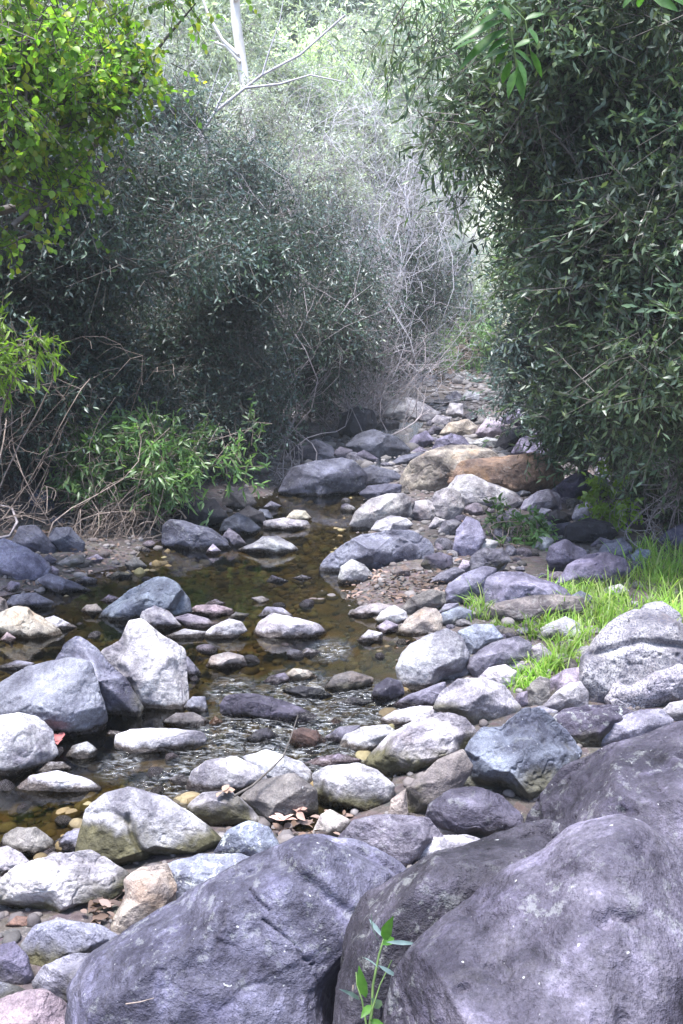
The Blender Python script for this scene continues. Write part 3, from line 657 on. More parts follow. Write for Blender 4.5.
    if flags[:2] == 'b3':
        seg([(250,889),(257,899),(270,910)], 1.0, .010); seg([(263,919),(280,932),(294,943),(300,955),(313,965)], 1.0, .013); seg([(315,975),(320,988),(329,998)], 1.0, .008)
        seg([(276,856),(292,868),(310,882),(330,900),(352,915)], 7, .016); seg([(240,876),(262,872),(280,868),(300,884)], 7, .010)
    if 'h' in flags: seg([(628,678),(648,663),(668,653)], 7, .12); seg([(640,672),(660,660)], 9, .04)
    if 's2' in flags and 'h' not in flags and w_px > 100: seg([(592,655),(640,642),(690,648)], 4, .03)
    if flags[:2] == 'b4': seg([(655,760),(668,766)], 7, .018)
    if 'big smooth white' in name[1]: seg([(128,816),(132,836),(140,850),(160,860)], 3, .025); seg([(88,815),(110,812),(128,822)], 4, .015)
    if 'ring shaped' in name[1]:
        t = np.linspace(0, 6.28, 15); seg([(24 + 10 * math.cos(x), 746 + 12 * math.sin(x)) for x in t], 1.8, .006)
    org = V.mean(0); org[2] = max(hgt(org[0], org[1])[0], V[:, 2].min())
    return V - org, Fc, org
specs = []
for ln in ROCKS.strip().split('\n'):
    if ln.startswith('#') or not ln.strip(): continue
    fl, c, nm, ds, pts = ln.split('|'); poly = [tuple(map(float, s.split(','))) for s in pts.split()]
    P = np.array(poly); specs.append(dict(fl=fl, c=c, nm=nm, ds=ds, poly=poly, cx=(P[:,0].min()+P[:,0].max())/2, cy=(P[:,1].min()+P[:,1].max())/2, w=np.ptp(P[:,0])))
LM = [s for s in specs if s['nm'] != '-']
PREP = ('of', 'beside', 'behind', 'near', 'above', 'below', 'against', 'touching', 'underneath', 'and', 'before', 'at')
def relword(d):
    for k in ('left of', 'right of', 'in front of', 'below', 'before', 'behind', 'above', 'uphill of', 'upstream of', 'over the top of', 'lower', ):
        if d.endswith(k): return k
    return ''
def full_label(s):
    d = s['ds']
    if d.split()[-1] not in PREP: return d
    k = relword(d); best = None
    for l in LM:
        if l is s: continue
        dx, dy = l['cx'] - s['cx'], l['cy'] - s['cy']; pen = 1.0
        if k == 'left of' and dx < abs(dy) * 0.6: continue
        if k == 'right of' and -dx < abs(dy) * 0.6: continue
        if k in ('behind', 'above', 'uphill of', 'upstream of') and dy < 3: continue
        if k in ('in front of', 'below', 'before') and dy > -3: continue
        dist = math.hypot(dx, dy * 1.4) - 0.35 * l['w'] ;
        if l['nm'] in d: continue
        if best is None or dist < best[0]: best = (dist, l)
    if best is None:
        print('NOLM', d, s['cx'], s['cy']); best = (0, min([l for l in LM if l is not s], key=lambda l: math.hypot(l['cx'] - s['cx'], l['cy'] - s['cy'])))
    return d + ' ' + best[1]['nm']
labels = set(); rock_objs = []
MESHN = {}
for i, s in enumerate(specs):
    lab = full_label(s)
    if lab in labels: print('DUPLABEL', lab)
    if len(lab.split()) > 16: print('LONGLABEL', lab)
    labels.add(lab)
    kind = 'boulder' if s['w'] > 75 else 'rock' if s['w'] > 24 else 'stone'
    V, Fc, org = make_rock(s['poly'], s['fl'], s['c'], 11 + i * 7, (s['nm'], s['ds']))
    o = link(kind, mesh_np(kind, V, Fc, ROCK, True), None, org)
    tag(o, lab, kind)
    jit = 1 + (rng.random() - .5) * 0.2; cb = COL[s['c']]
    o.color = tuple(min(1, v * jit * (1 + (rng.random() - .5) * .05)) for v in cb) + (1,)
    fl = s['fl']; top = V[:, 2].max()
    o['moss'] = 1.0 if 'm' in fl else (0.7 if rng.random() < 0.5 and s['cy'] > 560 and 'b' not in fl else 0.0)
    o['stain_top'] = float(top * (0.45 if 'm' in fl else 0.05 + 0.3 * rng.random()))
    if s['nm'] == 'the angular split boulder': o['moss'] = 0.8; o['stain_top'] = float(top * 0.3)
    o['lichen'] = 1.0 if 'l' in fl else (0.2 if 'b' in fl or rng.random() < .2 else 0.06)
    o['speckle'] = 1.0 if 's2' in fl else 0.35 if 's' in fl else 0.08
    o['mottle'] = 1.0 if 'b' in fl else 0.45
    if fl[:2] == 'b2': o.color = (.030, .027, .035, 1)
    o['wet'] = 1.0
    o['warm'] = 0.35 if s['c'] == 'O' else 0.4 if s['c'] in 'TU' else 0.12 if s['c'] in 'WPE' and rng.random() < .5 else 0.0
    rock_objs.append((o, s))

# filler cobbles between the big rocks, each a thing of its own
def in_poly(px, py, poly):
    P = np.array(poly); j = len(P) - 1; ins = False
    for i in range(len(P)):
        if (P[i,1] > py) != (P[j,1] > py) and px < (P[j,0]-P[i,0])*(py-P[i,1])/(P[j,1]-P[i,1])+P[i,0]: ins = not ins
        j = i
    return ins
protoV = []
for k in range(8):
    U, Fc = ico(4); p_ = norm(U) * np.array([1, .8, .58]); 
    for t in range(6):
        nv = rng.normal(size=3); nv /= np.linalg.norm(nv); ex = np.maximum(p_ @ nv - rng.uniform(.5, .75), 0); p_ = p_ - ex[:, None] * nv * .8
    p_ = p_ * (1 + 0.10 * fbm(p_ * 1.8 + k * 5, 3, k))[:, None]; protoV.append(mesh_np('cobble', p_, Fc, ROCK, True))
zones = [((430,640,480,640),85),((345,640,385,520),50),((0,160,500,640),14),((400,600,600,740),14),((160,420,600,800),10),((0,160,740,960),8)]
CG = {0: ('small weathered grey cobble in the dry rock bar between the boulders', 'small cobbles filling the dry rock bar'),
      1: ('small shaded grey cobble among the far upstream boulders', 'small cobbles upstream'),
      2: ('small cobble on the left shore between the bank and the pool', 'small cobbles on the left shore'),
      3: ('small pale cobble filling gaps between the large midstream boulders on the right', 'small cobbles right of the stream'),
      4: ('small wet cobble standing in the shallow stream', 'small cobbles in the stream'),
      5: ('small cobble lying among the left foreground boulders', 'small cobbles in the left foreground')}
for zi, ((x0, x1, y0, y1), cnt) in enumerate(zones):
    made = 0; tries = 0
    while made < cnt and tries < 4000:
        tries += 1; px, py = rng.uniform(x0, x1), rng.uniform(y0, y1)
        if any(in_poly(px, py, s['poly']) for s in specs): continue
        g_ = hit(px, py)
        if g_[1] > 40: continue
        o = link('cobble', protoV[rng.integers(8)]); sz = rng.uniform(4.5, 9) * (1.45 if zi < 2 and rng.random() < .35 else 1) * (1 if py < 640 else 1.5) / F * g_[1]
        o.scale = (sz * rng.uniform(.8, 1.3), sz * rng.uniform(.8, 1.2), sz * rng.uniform(.8, 1.1)); o.rotation_euler = (rng.uniform(-.3, .3), rng.uniform(-.3, .3), rng.uniform(0, 6.3))
        o.location = (float(g_[0]), float(g_[1]), float(g_[2] + sz * .25))
        ck = 'WGPGEVD'[rng.integers(7)]; cb = COL[ck]; cw = dict(W='whitish', G='grey', P='pinkish', E='brownish', V='violet grey', D='dark')[ck]
        l = min(LM, key=lambda l: math.hypot(l['cx'] - px, 1.4 * (l['cy'] - py)) - .3 * l['w']); dx, dy = px - l['cx'], py - l['cy']
        rel = ('just left of' if dx < 0 else 'just right of') if abs(dx) > abs(dy) * 1.2 else ('just behind' if dy < 0 else 'just in front of')
        lb = ('tiny ' if sz * F / g_[1] < 6 else 'small ') + cw + ' cobble ' + rel + ' ' + l['nm']
        if lb in labels:
            l2 = min([q_ for q_ in LM if q_ is not l], key=lambda l: math.hypot(l['cx'] - px, 1.4 * (l['cy'] - py)) - .3 * l['w'])
            l3 = lb + ' facing ' + l2['nm']
            if len(l3.split()) <= 16: lb = l3
        labels.add(lb); tag(o, lb, 'cobble', 'small cobbles among the river rocks'); j = rng.uniform(.7, 1.1); o.color = (cb[0]*j, cb[1]*j, cb[2]*j, 1)
        o['moss'] = 0.0; o['mottle'] = 0.3; o['lichen'] = 0.1; o['speckle'] = 0.1; o['wet'] = 1.0; o['warm'] = 0.1; o['stain_top'] = 0.0; made += 1
# fine gravel: nobody could count it
def gravel(name, label, n, samp, size, colr, seed):
    lr = np.random.default_rng(seed); U, Fc = ico(2); C = samp(lr, n); n = len(C)
    h = hgt(C[:, 0], C[:, 1]); s = size * np.exp(lr.normal(0, .45, n)); s = np.minimum(s, size * 2.4)
    ax = norm(lr.normal(size=(n, 3))); sc3 = lr.uniform(.6, 1.2, (n, 1, 3)) * np.array([1, 1, .7])
    rot = lr.uniform(0, 6.3, n); Vb = U[None] * sc3 * (1 + lr.uniform(-.16, .16, (n, len(U), 1)))
    cx, sx = np.cos(rot)[:, None], np.sin(rot)[:, None]
    Vr = np.stack([Vb[..., 0] * cx - Vb[..., 1] * sx, Vb[..., 0] * sx + Vb[..., 1] * cx, Vb[..., 2]], -1) * s[:, None, None]
    Vr += np.stack([C[:, 0], C[:, 1], h + s * .2], -1)[:, None]
    Fa = (Fc[None] + (np.arange(n) * len(U))[:, None, None]).reshape(-1, 3)
    m, nt, p = new_mat(name + '_stone'); g = N(nt); geo = g.node('ShaderNodeNewGeometry'); cr = g.node('ShaderNodeValToRGB'); g.lk(geo.outputs['Random Per Island'], cr.inputs[0])
    e = cr.color_ramp.elements; e[0].color = (*colr[0], 1); e[1].color = (*colr[-1], 1)
    for k, c in enumerate(colr[1:-1]): x = e.new((k + 1) / (len(colr) - 1)); x.color = (*c, 1)
    nz = g.noise(geo.outputs['Position'], 80, 4, .7); g.lk(g.mix(g.ramp(nz, .3, .7, 0, .6), cr.outputs[0], g.mix(1.0, cr.outputs[0], (.45, .43, .45), 'MULTIPLY')), p.inputs['Base Color'])
    p.inputs['Roughness'].default_value = .8; g.lk(g.bump(nz, .6, .005), p.inputs['Normal'])
    o = link(name, mesh_np(name, Vr.reshape(-1, 3), Fa, m, True)); tag(o, label, 'gravel', None, 'stuff')
def samp_bar(lr, n):
    x = lr.uniform(-3.5, 3.4, n * 3); Y = 1.5 + 15 * lr.random(n * 3) ** 1.3; d = sdf(np.stack([x, Y], 1))
    ok = (d > -0.05) & (x > np.interp(Y, YL, XL) - .3) & (x < np.interp(Y, YL, XR) + .3); return np.stack([x, Y], 1)[ok][:n]
gravel('gravel', 'grey and pinkish gravel filling the gaps between the rocks', 9000, samp_bar, .016, [(.09,.077,.08),(.17,.15,.15),(.055,.05,.05),(.24,.22,.22),(.11,.085,.08)], 3)
def samp_bed(lr, n):
    x = lr.uniform(-3.2, 1.2, n * 3); Y = 2 + 9.5 * lr.random(n * 3); d = sdf(np.stack([x, Y], 1)); return np.stack([x, Y], 1)[d < -0.02][:n]
gravel('streambed_pebbles', 'brown pebbles lying under the clear stream water', 6000, samp_bed, .019, [(.10,.07,.03),(.20,.14,.06),(.06,.045,.025),(.28,.22,.12),(.12,.12,.05)], 4)
gravel('far_gravel', 'small stones scattered over the far upstream rock bed', 2500, lambda lr, n: (lambda Y: np.stack([np.interp(Y, YL, XL) + lr.random(n) * (np.interp(Y, YL, XR) - np.interp(Y, YL, XL)), Y], 1))(lr.uniform(10, 30, n)), .045, [(.12,.11,.11),(.22,.20,.20),(.07,.065,.07),(.28,.26,.26)], 5)

# ------------------------------------------------------------------ vegetation
def leaves(C, D, Nn, L, W_, fine=False, lr=rng):
    """leaf blades: base C, direction D, face normal Nn"""
    D = norm(D); S = norm(np.cross(D, Nn)); Nn = np.cross(S, D); n = len(C)
    L = np.asarray(L).reshape(-1, 1) * np.ones((n, 1)); W_ = np.asarray(W_).reshape(-1, 1) * np.ones((n, 1))
    if not fine:
        V = np.stack([C, C + D * L * .45 + S * W_ * .5 + Nn * W_ * .14, C + D * L, C + D * L * .45 - S * W_ * .5 + Nn * W_ * .14], 1)
        T = np.array([[0, 1, 2], [0, 2, 3]])
    else:
        b = lambda t: -Nn * L * .22 * t * t
        st = [(.0, .0), (.22, .36), (.5, .5), (.78, .3), (1.0, 0)]
        vs = []
        for t, wv in st:
            m_ = C + D * L * t + b(t)
            if wv == 0: vs.append(m_)
            else: vs += [m_, m_ + S * W_ * wv + Nn * W_ * .13, m_ - S * W_ * wv + Nn * W_ * .13]
        V = np.stack(vs, 1)   # 0; 1,2,3; 4,5,6; 7,8,9; 10
        T = np.array([[0,2,1],[0,1,3],[1,2,5],[1,5,4],[1,4,6],[1,6,3],[4,5,8],[4,8,7],[4,7,9],[4,9,6],[7,8,10],[7,10,9]])
    k = V.shape[1]
    return V.reshape(-1, 3), (T[None] + (np.arange(n) * k)[:, None, None]).reshape(-1, 3)
def tubes(paths, sides=4):
    """paths: list of (points (k,3), radii (k))"""
    VV, FF = [], []; off = 0
    an = np.arange(sides) * 2 * math.pi / sides
    for P_, r_ in paths:
        P_ = np.asarray(P_, float); r_ = np.asarray(r_, float); t = norm(np.gradient(P_, axis=0))
        ref = np.array([0.3, 0.2, 1.0]) if abs(t[0][2]) < .8 else np.array([1.0, .2, .1])
        s = norm(np.cross(t, ref)); u = np.cross(t, s); k = len(P_)
        ring = P_[:, None] + (s[:, None] * np.cos(an)[None, :, None] + u[:, None] * np.sin(an)[None, :, None]) * r_[:, None, None]
        VV.append(ring.reshape(-1, 3)); i = np.arange(k - 1)[:, None] * sides; j = np.arange(sides)[None]; j2 = (j + 1) % sides
        FF.append(np.stack([i + j, i + j2, i + sides + j2, i + sides + j], -1).reshape(-1, 4) + off); off += k * sides
    return np.concatenate(VV), np.concatenate(FF)
def curve(a, b, lr, wob=.12, k=7, sag=0.0):
    a = np.asarray(a, float); b = np.asarray(b, float); t = np.linspace(0, 1, k)[:, None]; L = np.linalg.norm(b - a)
    w1 = lr.normal(size=3) * wob * L; w2 = lr.normal(size=3) * wob * L * .5
    return a + (b - a) * t + np.sin(t * math.pi) * (w1 + np.array([0, 0, -sag * L])) + np.sin(t * 2 * math.pi) * w2
def crown(lobes, nclump, ntw, nl, tl, ll, lw, lr, droop=.25, fine=False, clr=.16, up_bias=.6):
    """lobes [(centre, radius(3))]; returns leaf verts/tris and twig paths, clump centres"""
    n0 = nclump; nclump = nclump * 3
    vol = np.array([np.prod(r) for c, r in lobes]) ** .8; vol /= vol.sum(); LI = lr.choice(len(lobes), nclump, p=vol)
    cen = np.array([c for c, r in lobes])[LI]; rad = np.array([np.ones(3) * r for c, r in lobes])[LI]
    u = norm(lr.normal(size=(nclump, 3))); rr = (.25 + .75 * lr.random((nclump, 1)) ** .55)
    CC = cen + u * rad * rr * lr.uniform(.8, 1.32, (nclump, 1))
    msz = float(np.mean([np.mean(r) for c, r in lobes])); f = fbm(CC * (0.5 / msz) + lr.uniform(0, 50), 3, 3) + .12 * lr.normal(size=nclump)
    keep = np.argsort(-f)[:int(n0 * 1.3)]; keep = keep[lr.permutation(len(keep))[:n0]]; CC = CC[keep]; u = u[keep]; nclump = n0
    S = CC[:, None] + lr.normal(size=(nclump, ntw, 3)) * clr
    D = norm(u[:, None] * .7 + lr.normal(size=(nclump, ntw, 3)) * .75 + np.array([0, 0, .15 - droop])); 
    TL = tl * lr.uniform(.6, 1.3, (nclump, ntw, 1))
    t = (np.arange(nl) + .4) / nl
    B = S[:, :, None] + D[:, :, None] * TL[:, :, None] * t[None, None, :, None]
    B = B + np.array([0, 0, -droop * .5])[None, None, None] * (TL[:, :, None] * t[None, None, :, None] ** 2)
    LD = norm(D[:, :, None] * .8 + lr.normal(size=B.shape) * .55 + np.array([0, 0, -droop]))
    NN = norm(lr.normal(size=B.shape) * .6 + np.array([0, -.15, up_bias]))
    n = B.size // 3; ls = ll * lr.uniform(.6, 1.25, n)
    V, T = leaves(B.reshape(-1, 3), LD.reshape(-1, 3), NN.reshape(-1, 3), ls, ls / ll * lw, fine)
    a = S.reshape(-1, 3) - D.reshape(-1, 3) * TL.reshape(-1, 1) * .6; b = S.reshape(-1, 3) + D.reshape(-1, 3) * TL.reshape(-1, 1) * .95
    return V, T, CC, a, b
def sticks(a, b, r0, r1):
    t = norm(b - a); s = norm(np.cross(t, np.array([.3, .2, 1.]))); u = np.cross(t, s); vs = []
    for (p_, r_) in ((a, r0), (b, r1)):
        for k in range(3):
            an = k * 2.0944; vs.append(p_ + (s * math.cos(an) + u * math.sin(an)) * r_)
    V = np.stack(vs, 1); T = np.array([[0, 1, 4], [0, 4, 3], [1, 2, 5], [1, 5, 4], [2, 0, 3], [2, 3, 5]])
    return V.reshape(-1, 3), (T[None] + (np.arange(len(a)) * 6)[:, None, None]).reshape(-1, 3)
def tree(name, label, cat, base, lobes, leafm, barkm, nclump, ntw=5, nl=7, tl=.24, ll=.056, lw=.018, seed=1, droop=.25, fine=False, group=None, trunk_r=.07, lean=None, twigs=True, clr=.15, nlimb=14, stems=1, split=11):
    lr = np.random.default_rng(seed); base = np.asarray(base, float); root = empty(name, base)
    lobes = [(np.asarray(c, float) - base, np.ones(3) * np.asarray(r)) for c, r in lobes]
    if split:
        sub = []
        for c, rr_ in lobes:
            for _ in range(split):
                u = norm(lr.normal(size=3)) * lr.random() ** .45; k = lr.uniform(.22, .42)
                sub.append((c + u * rr_ * .92, rr_ * k * np.array([1.15, 1.15, .62])))
        lobes = sub
    V, T, CC, a, b = crown(lobes, nclump, ntw, nl, tl, ll, lw, lr, droop, fine, clr)
    link('crown', mesh_np('crown', V, T, leafm), root)
    paths = []; top = np.mean([c for c, r in lobes], 0)
    for s in range(stems):
        tp = top * lr.uniform(.75, 1.0) + lr.normal(size=3) * .12 * (s > 0); tr = curve(np.array([0, 0, -.25]) + lr.normal(size=3) * .08 * (s > 0), tp, lr, .07, 9)
        paths.append((tr, np.linspace(trunk_r, trunk_r * .35, 9) * (1 if s == 0 else .7)))
        for k in range(nlimb):
            q = tr[lr.integers(3, 9)]; e = CC[lr.integers(len(CC))]
            paths.append((curve(q, e, lr, .12, 7), np.linspace(trunk_r * .34, .004, 7)))
            for _ in range(2):
                e2 = CC[lr.integers(len(CC))]
                if np.linalg.norm(e2 - e) < 1.3: paths.append((curve(paths[-1][0][4] if len(paths[-1][0]) > 5 else e, e2, lr, .12, 5), np.linspace(trunk_r * .15, .003, 5)))
    V, Q = tubes(paths, 5); link('trunk', mesh_np('trunk', V, Q, barkm, True, True), root)
    if twigs:
        k = lr.random(len(a)) < .6; V, T = sticks(a[k], b[k], .0035, .0015); link('twigs', mesh_np('twigs', V, T, barkm), root)
    return tag(root, label, cat, group)
def lobe(px, py, Y, rpx, flat_=1.0):
    r = rpx / F * Y; return (atY(px, py, Y), (r, r, r * flat_))
def gpos(x, Y): return (x, Y, float(hgt(x, Y)[0]))
def gpx(px, Y): x = (px - 341.5) / F * Y; return gpos(x, Y)

# left bank, dark evergreen mass
tree('laurel_tree', 'tall dark evergreen tree nearest the camera at the left edge of the photo', 'tree', gpx(-20, 8), [lobe(30,330,8,120), lobe(100,250,8.2,105), lobe(20,200,8,110), lobe(-60,260,7.6,110), lobe(20,120,8.3,90)], M_dark, M_bark, 2900, seed=21)
tree('laurel_tree', 'dark evergreen tree behind the fresh green streamside shrub', 'tree', gpx(130, 10), [lobe(165,300,10,95), lobe(225,350,10,75), lobe(130,210,10.5,90), lobe(220,250,10.4,80), lobe(120,380,9.6,85)], M_dark, M_bark, 2900, seed=22)
tree('laurel_tree', 'dark evergreen tree overhanging the far end of the pool', 'tree', gpx(262, 12.3), [lobe(285,330,12,65), lobe(255,255,12.2,75), lobe(318,300,12.3,50), lobe(270,395,12,50)], M_dark, M_bark, 2100, seed=23)
tree('evergreen_shrub', 'low dark shrub at the foot of the left bank trees behind the root tangle', 'shrub', gpx(95, 8.9), [lobe(70,425,8.7,55,.8), lobe(160,425,9.2,50,.8), lobe(230,430,9.8,45,.8), lobe(0,430,8.2,60,.8)], M_dark, M_bark, 1300, seed=24, trunk_r=.03, stems=3, nlimb=6)
tree('evergreen_shrub', 'small dark green shrub with a clear side above the bare twig thicket', 'shrub', gpx(385, 15), [lobe(412,285,15,38), lobe(400,330,15,34), lobe(435,250,15.3,26)], M_dark, M_bark, 330, seed=25, trunk_r=.04)
tree('evergreen_shrub', 'shaded brush overhanging the dark rounded far boulder on the left bank', 'shrub', gpx(300, 13.5), [lobe(320,365,13.5,38,.8), lobe(355,350,14,36,.7), lobe(300,380,13,35,.8)], M_dark, M_bark, 380, seed=26, trunk_r=.03, stems=2)
tree('evergreen_tree', 'blue green tree with ragged top between the dark left bank mass and the leaning bough', 'tree', gpx(215, 12.8), [lobe(180,140,12.5,50), lobe(245,185,12.5,48), lobe(310,225,13,45), lobe(120,110,12.5,45), lobe(355,275,13.4,34)], M_blue, M_bark, 1000, seed=27)
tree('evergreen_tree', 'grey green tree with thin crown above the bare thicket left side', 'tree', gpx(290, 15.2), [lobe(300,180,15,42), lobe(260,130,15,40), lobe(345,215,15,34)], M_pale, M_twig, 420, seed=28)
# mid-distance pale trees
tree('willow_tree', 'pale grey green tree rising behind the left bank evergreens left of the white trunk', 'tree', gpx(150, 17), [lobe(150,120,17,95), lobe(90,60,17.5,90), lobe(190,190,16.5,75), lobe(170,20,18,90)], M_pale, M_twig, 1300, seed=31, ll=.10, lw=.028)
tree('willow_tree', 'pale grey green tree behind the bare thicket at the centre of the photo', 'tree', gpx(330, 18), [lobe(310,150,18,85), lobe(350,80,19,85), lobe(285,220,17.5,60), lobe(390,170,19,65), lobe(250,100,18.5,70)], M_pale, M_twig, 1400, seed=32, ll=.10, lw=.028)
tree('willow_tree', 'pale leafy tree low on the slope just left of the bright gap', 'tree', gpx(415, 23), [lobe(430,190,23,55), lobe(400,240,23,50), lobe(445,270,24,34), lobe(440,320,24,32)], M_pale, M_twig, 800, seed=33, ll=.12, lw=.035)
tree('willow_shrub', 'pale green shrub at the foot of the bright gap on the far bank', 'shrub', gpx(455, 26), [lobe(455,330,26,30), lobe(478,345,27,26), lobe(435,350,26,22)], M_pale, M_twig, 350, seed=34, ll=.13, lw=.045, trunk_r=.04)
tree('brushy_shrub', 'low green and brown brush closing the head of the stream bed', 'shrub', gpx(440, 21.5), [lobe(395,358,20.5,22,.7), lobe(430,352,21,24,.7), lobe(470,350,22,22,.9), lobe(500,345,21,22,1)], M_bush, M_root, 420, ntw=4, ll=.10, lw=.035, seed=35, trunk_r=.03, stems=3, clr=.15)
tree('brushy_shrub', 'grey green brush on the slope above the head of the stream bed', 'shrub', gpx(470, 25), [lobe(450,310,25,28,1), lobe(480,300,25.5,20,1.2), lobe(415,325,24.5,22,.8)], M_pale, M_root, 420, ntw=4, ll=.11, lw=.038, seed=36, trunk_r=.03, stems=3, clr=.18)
# right bank
tree('bay_tree', 'large olive green bay tree filling the right edge of the photo', 'tree', gpx(760, 6.2), [lobe(650,120,6.2,130), lobe(620,235,6.4,95), lobe(690,300,6.1,110), lobe(640,20,6.4,110), lobe(700,400,6.3,75)], M_right, M_bark, 2400, seed=41, ll=.068, lw=.021, droop=.15, trunk_r=.05)
tree('bay_tree', 'tall bay tree leaning over the channel left of the right edge tree', 'tree', gpx(730, 8.8), [lobe(597,150,8.2,66), lobe(604,270,8.2,70), lobe(622,45,8,72), lobe(620,360,8,75), lobe(540,235,8.4,32)], M_right, M_bark, 2400, seed=42, ll=.07, lw=.022, droop=.15, trunk_r=.045)
tree('bay_tree', 'bluish green bay tree hanging low over the purple upstream rock', 'tree', gpx(650, 11.8), [lobe(542,330,11,36), lobe(540,270,11,34), lobe(530,378,11,28), lobe(580,370,10.8,46), lobe(560,200,11.2,42)], M_blue, M_bark, 1500, seed=43, ll=.075, lw=.025, droop=.15, trunk_r=.045)
tree('bay_tree', 'dark undergrowth bush above the dark brown shore rock on the right bank', 'shrub', gpx(655, 8.2), [lobe(640,435,8.2,52,.9), lobe(595,425,8.8,36,.9), lobe(690,460,7.6,45,.8)], M_right, M_bark, 900, seed=44, ll=.08, lw=.02, trunk_r=.03, stems=3, nlimb=6)
# thin sprays hanging against the bright gap
tree('bay_tree', 'slender bay tree whose thin drooping sprays cross the bright gap', 'tree', gpx(780, 7.4), [lobe(470,150,6.8,22,1.5), lobe(430,20,6.6,34,.5), lobe(492,60,6.8,34,.9), lobe(520,110,7,36,1.2), lobe(400,45,6.6,16,.7)], M_right, M_bark, 120, seed=45, ll=.085, lw=.02, droop=.5, nlimb=9, trunk_r=.05)

# the bay grove goes on along the right bank, beyond the frame
for (x, Y, rz) in ((5.6, 7.2, 2.1), (6.2, 10.5, 4.0), (5.4, 4.4, 5.2)):
    o = dup([q for q in bpy.data.objects if q.name == 'bay_tree'][0]); o.location = gpos(x, Y); o.rotation_euler = (0, 0, rz)
    tag(o, 'bay tree of the right bank grove standing beyond the right edge of the photo', 'tree', 'bay trees beyond the right edge')
# far slopes: copies of three prototypes
protos = []
for k, (mt, bk, ncl, lab) in enumerate([(M_far, M_twigpale, 420, 'a'), (M_pale, M_twig, 420, 'b'), (M_far, M_twigpale, 260, 'c')]):
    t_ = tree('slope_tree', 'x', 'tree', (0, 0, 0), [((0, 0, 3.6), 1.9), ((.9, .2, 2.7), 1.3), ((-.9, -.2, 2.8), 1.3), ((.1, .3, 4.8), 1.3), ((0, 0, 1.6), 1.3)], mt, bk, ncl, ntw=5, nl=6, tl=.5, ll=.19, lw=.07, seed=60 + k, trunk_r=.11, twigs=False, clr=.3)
    protos.append(t_)
SL = {'L': ('pale hazy tree on the far left slope', 'trees on the far left slope'), 'R': ('pale hazy tree on the far right slope above the bay trees', 'trees on the far right slope'), 'C': ('bright hazy tree on the hillside closing the valley', 'trees on the closing hillside')}
spots = []; lr = np.random.default_rng(5)
for k in range(26): Y = lr.uniform(21, 60); spots.append((np.interp(Y, YL, XL) - lr.uniform(1.5, 18), Y, 'L'))
for k in range(16): Y = lr.uniform(18, 50); spots.append((np.interp(Y, YL, XR) + lr.uniform(1.5, 14), Y, 'R'))
for k in range(34): Y = lr.uniform(33, 95); spots.append((lr.uniform(-.30, .38) * Y, Y, 'C'))
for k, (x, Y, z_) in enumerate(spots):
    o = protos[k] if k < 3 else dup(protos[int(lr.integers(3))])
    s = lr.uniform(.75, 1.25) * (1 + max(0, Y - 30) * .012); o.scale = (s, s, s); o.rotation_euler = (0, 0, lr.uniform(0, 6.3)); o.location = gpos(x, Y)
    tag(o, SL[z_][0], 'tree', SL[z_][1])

# white sycamore trunk and leaning pale branch
def limb_tree():
    Y = 16; base = gpx(262, Y); root = empty('sycamore_tree', base); b = np.array(base)
    pts = [np.array(base) - [0, 0, .3]] + [atY(*p, Y) for p in ((252,180),(250,130),(243,70),(236,20),(232,-60),(240,-160))]
    P_ = np.array(pts) - b; V, Q = tubes([(P_, np.array([.11,.095,.085,.08,.075,.07,.04]))], 9); link('trunk', mesh_np('trunk', V, Q, M_white, True, True), root)
    ps = []
    for pp, r in (([(238,55),(222,40),(208,15),(196,-20)], .035), ([(240,62),(226,46),(214,42)], .03), ([(234,0),(252,-20),(270,-60)], .04)):
        ps.append((np.array([atY(*p, Y - .1) for p in pp]) - b, np.linspace(r, r * .5, len(pp))))
    V, Q = tubes(ps, 7); link('limb', mesh_np('limb', V, Q, M_white, True, True), root)
    tag(root, 'white barked sycamore with a bare pale trunk rising near the top left of centre', 'tree')
limb_tree()
def leaning():
    Y = 14; base = np.array(gpx(120, 14)); root = empty('leaning_branch', base)
    pts = [(120,300),(150,190),(172,168),(200,135),(215,112),(245,88),(262,75),(300,55),(345,15)]
    P_ = np.array([atY(*p, Y + .02 * i) for i, p in enumerate(pts)]); P_[0] = base; ps = [(P_ - base, np.linspace(.035, .014, len(pts)))]
    for pp, r in (([(215,112),(222,95),(232,78)], .02), ([(245,88),(280,84),(310,75),(345,82)], .018), ([(262,75),(268,55),(280,20),(285,-10)], .014), ([(200,135),(206,110),(214,84),(222,60)], .014), ([(172,168),(150,160),(140,120)], .012)):
        ps.append((np.array([atY(*p, Y - .05) for p in pp]) - base, np.linspace(r, r * .35, len(pp))))
    V, Q = tubes(ps, 6); link('bough', mesh_np('bough', V, Q, M_twigpale, True, True), root)
    tag(root, 'long bare pale bough leaning diagonally up to the right in front of the white trunk', 'branch')
leaning()
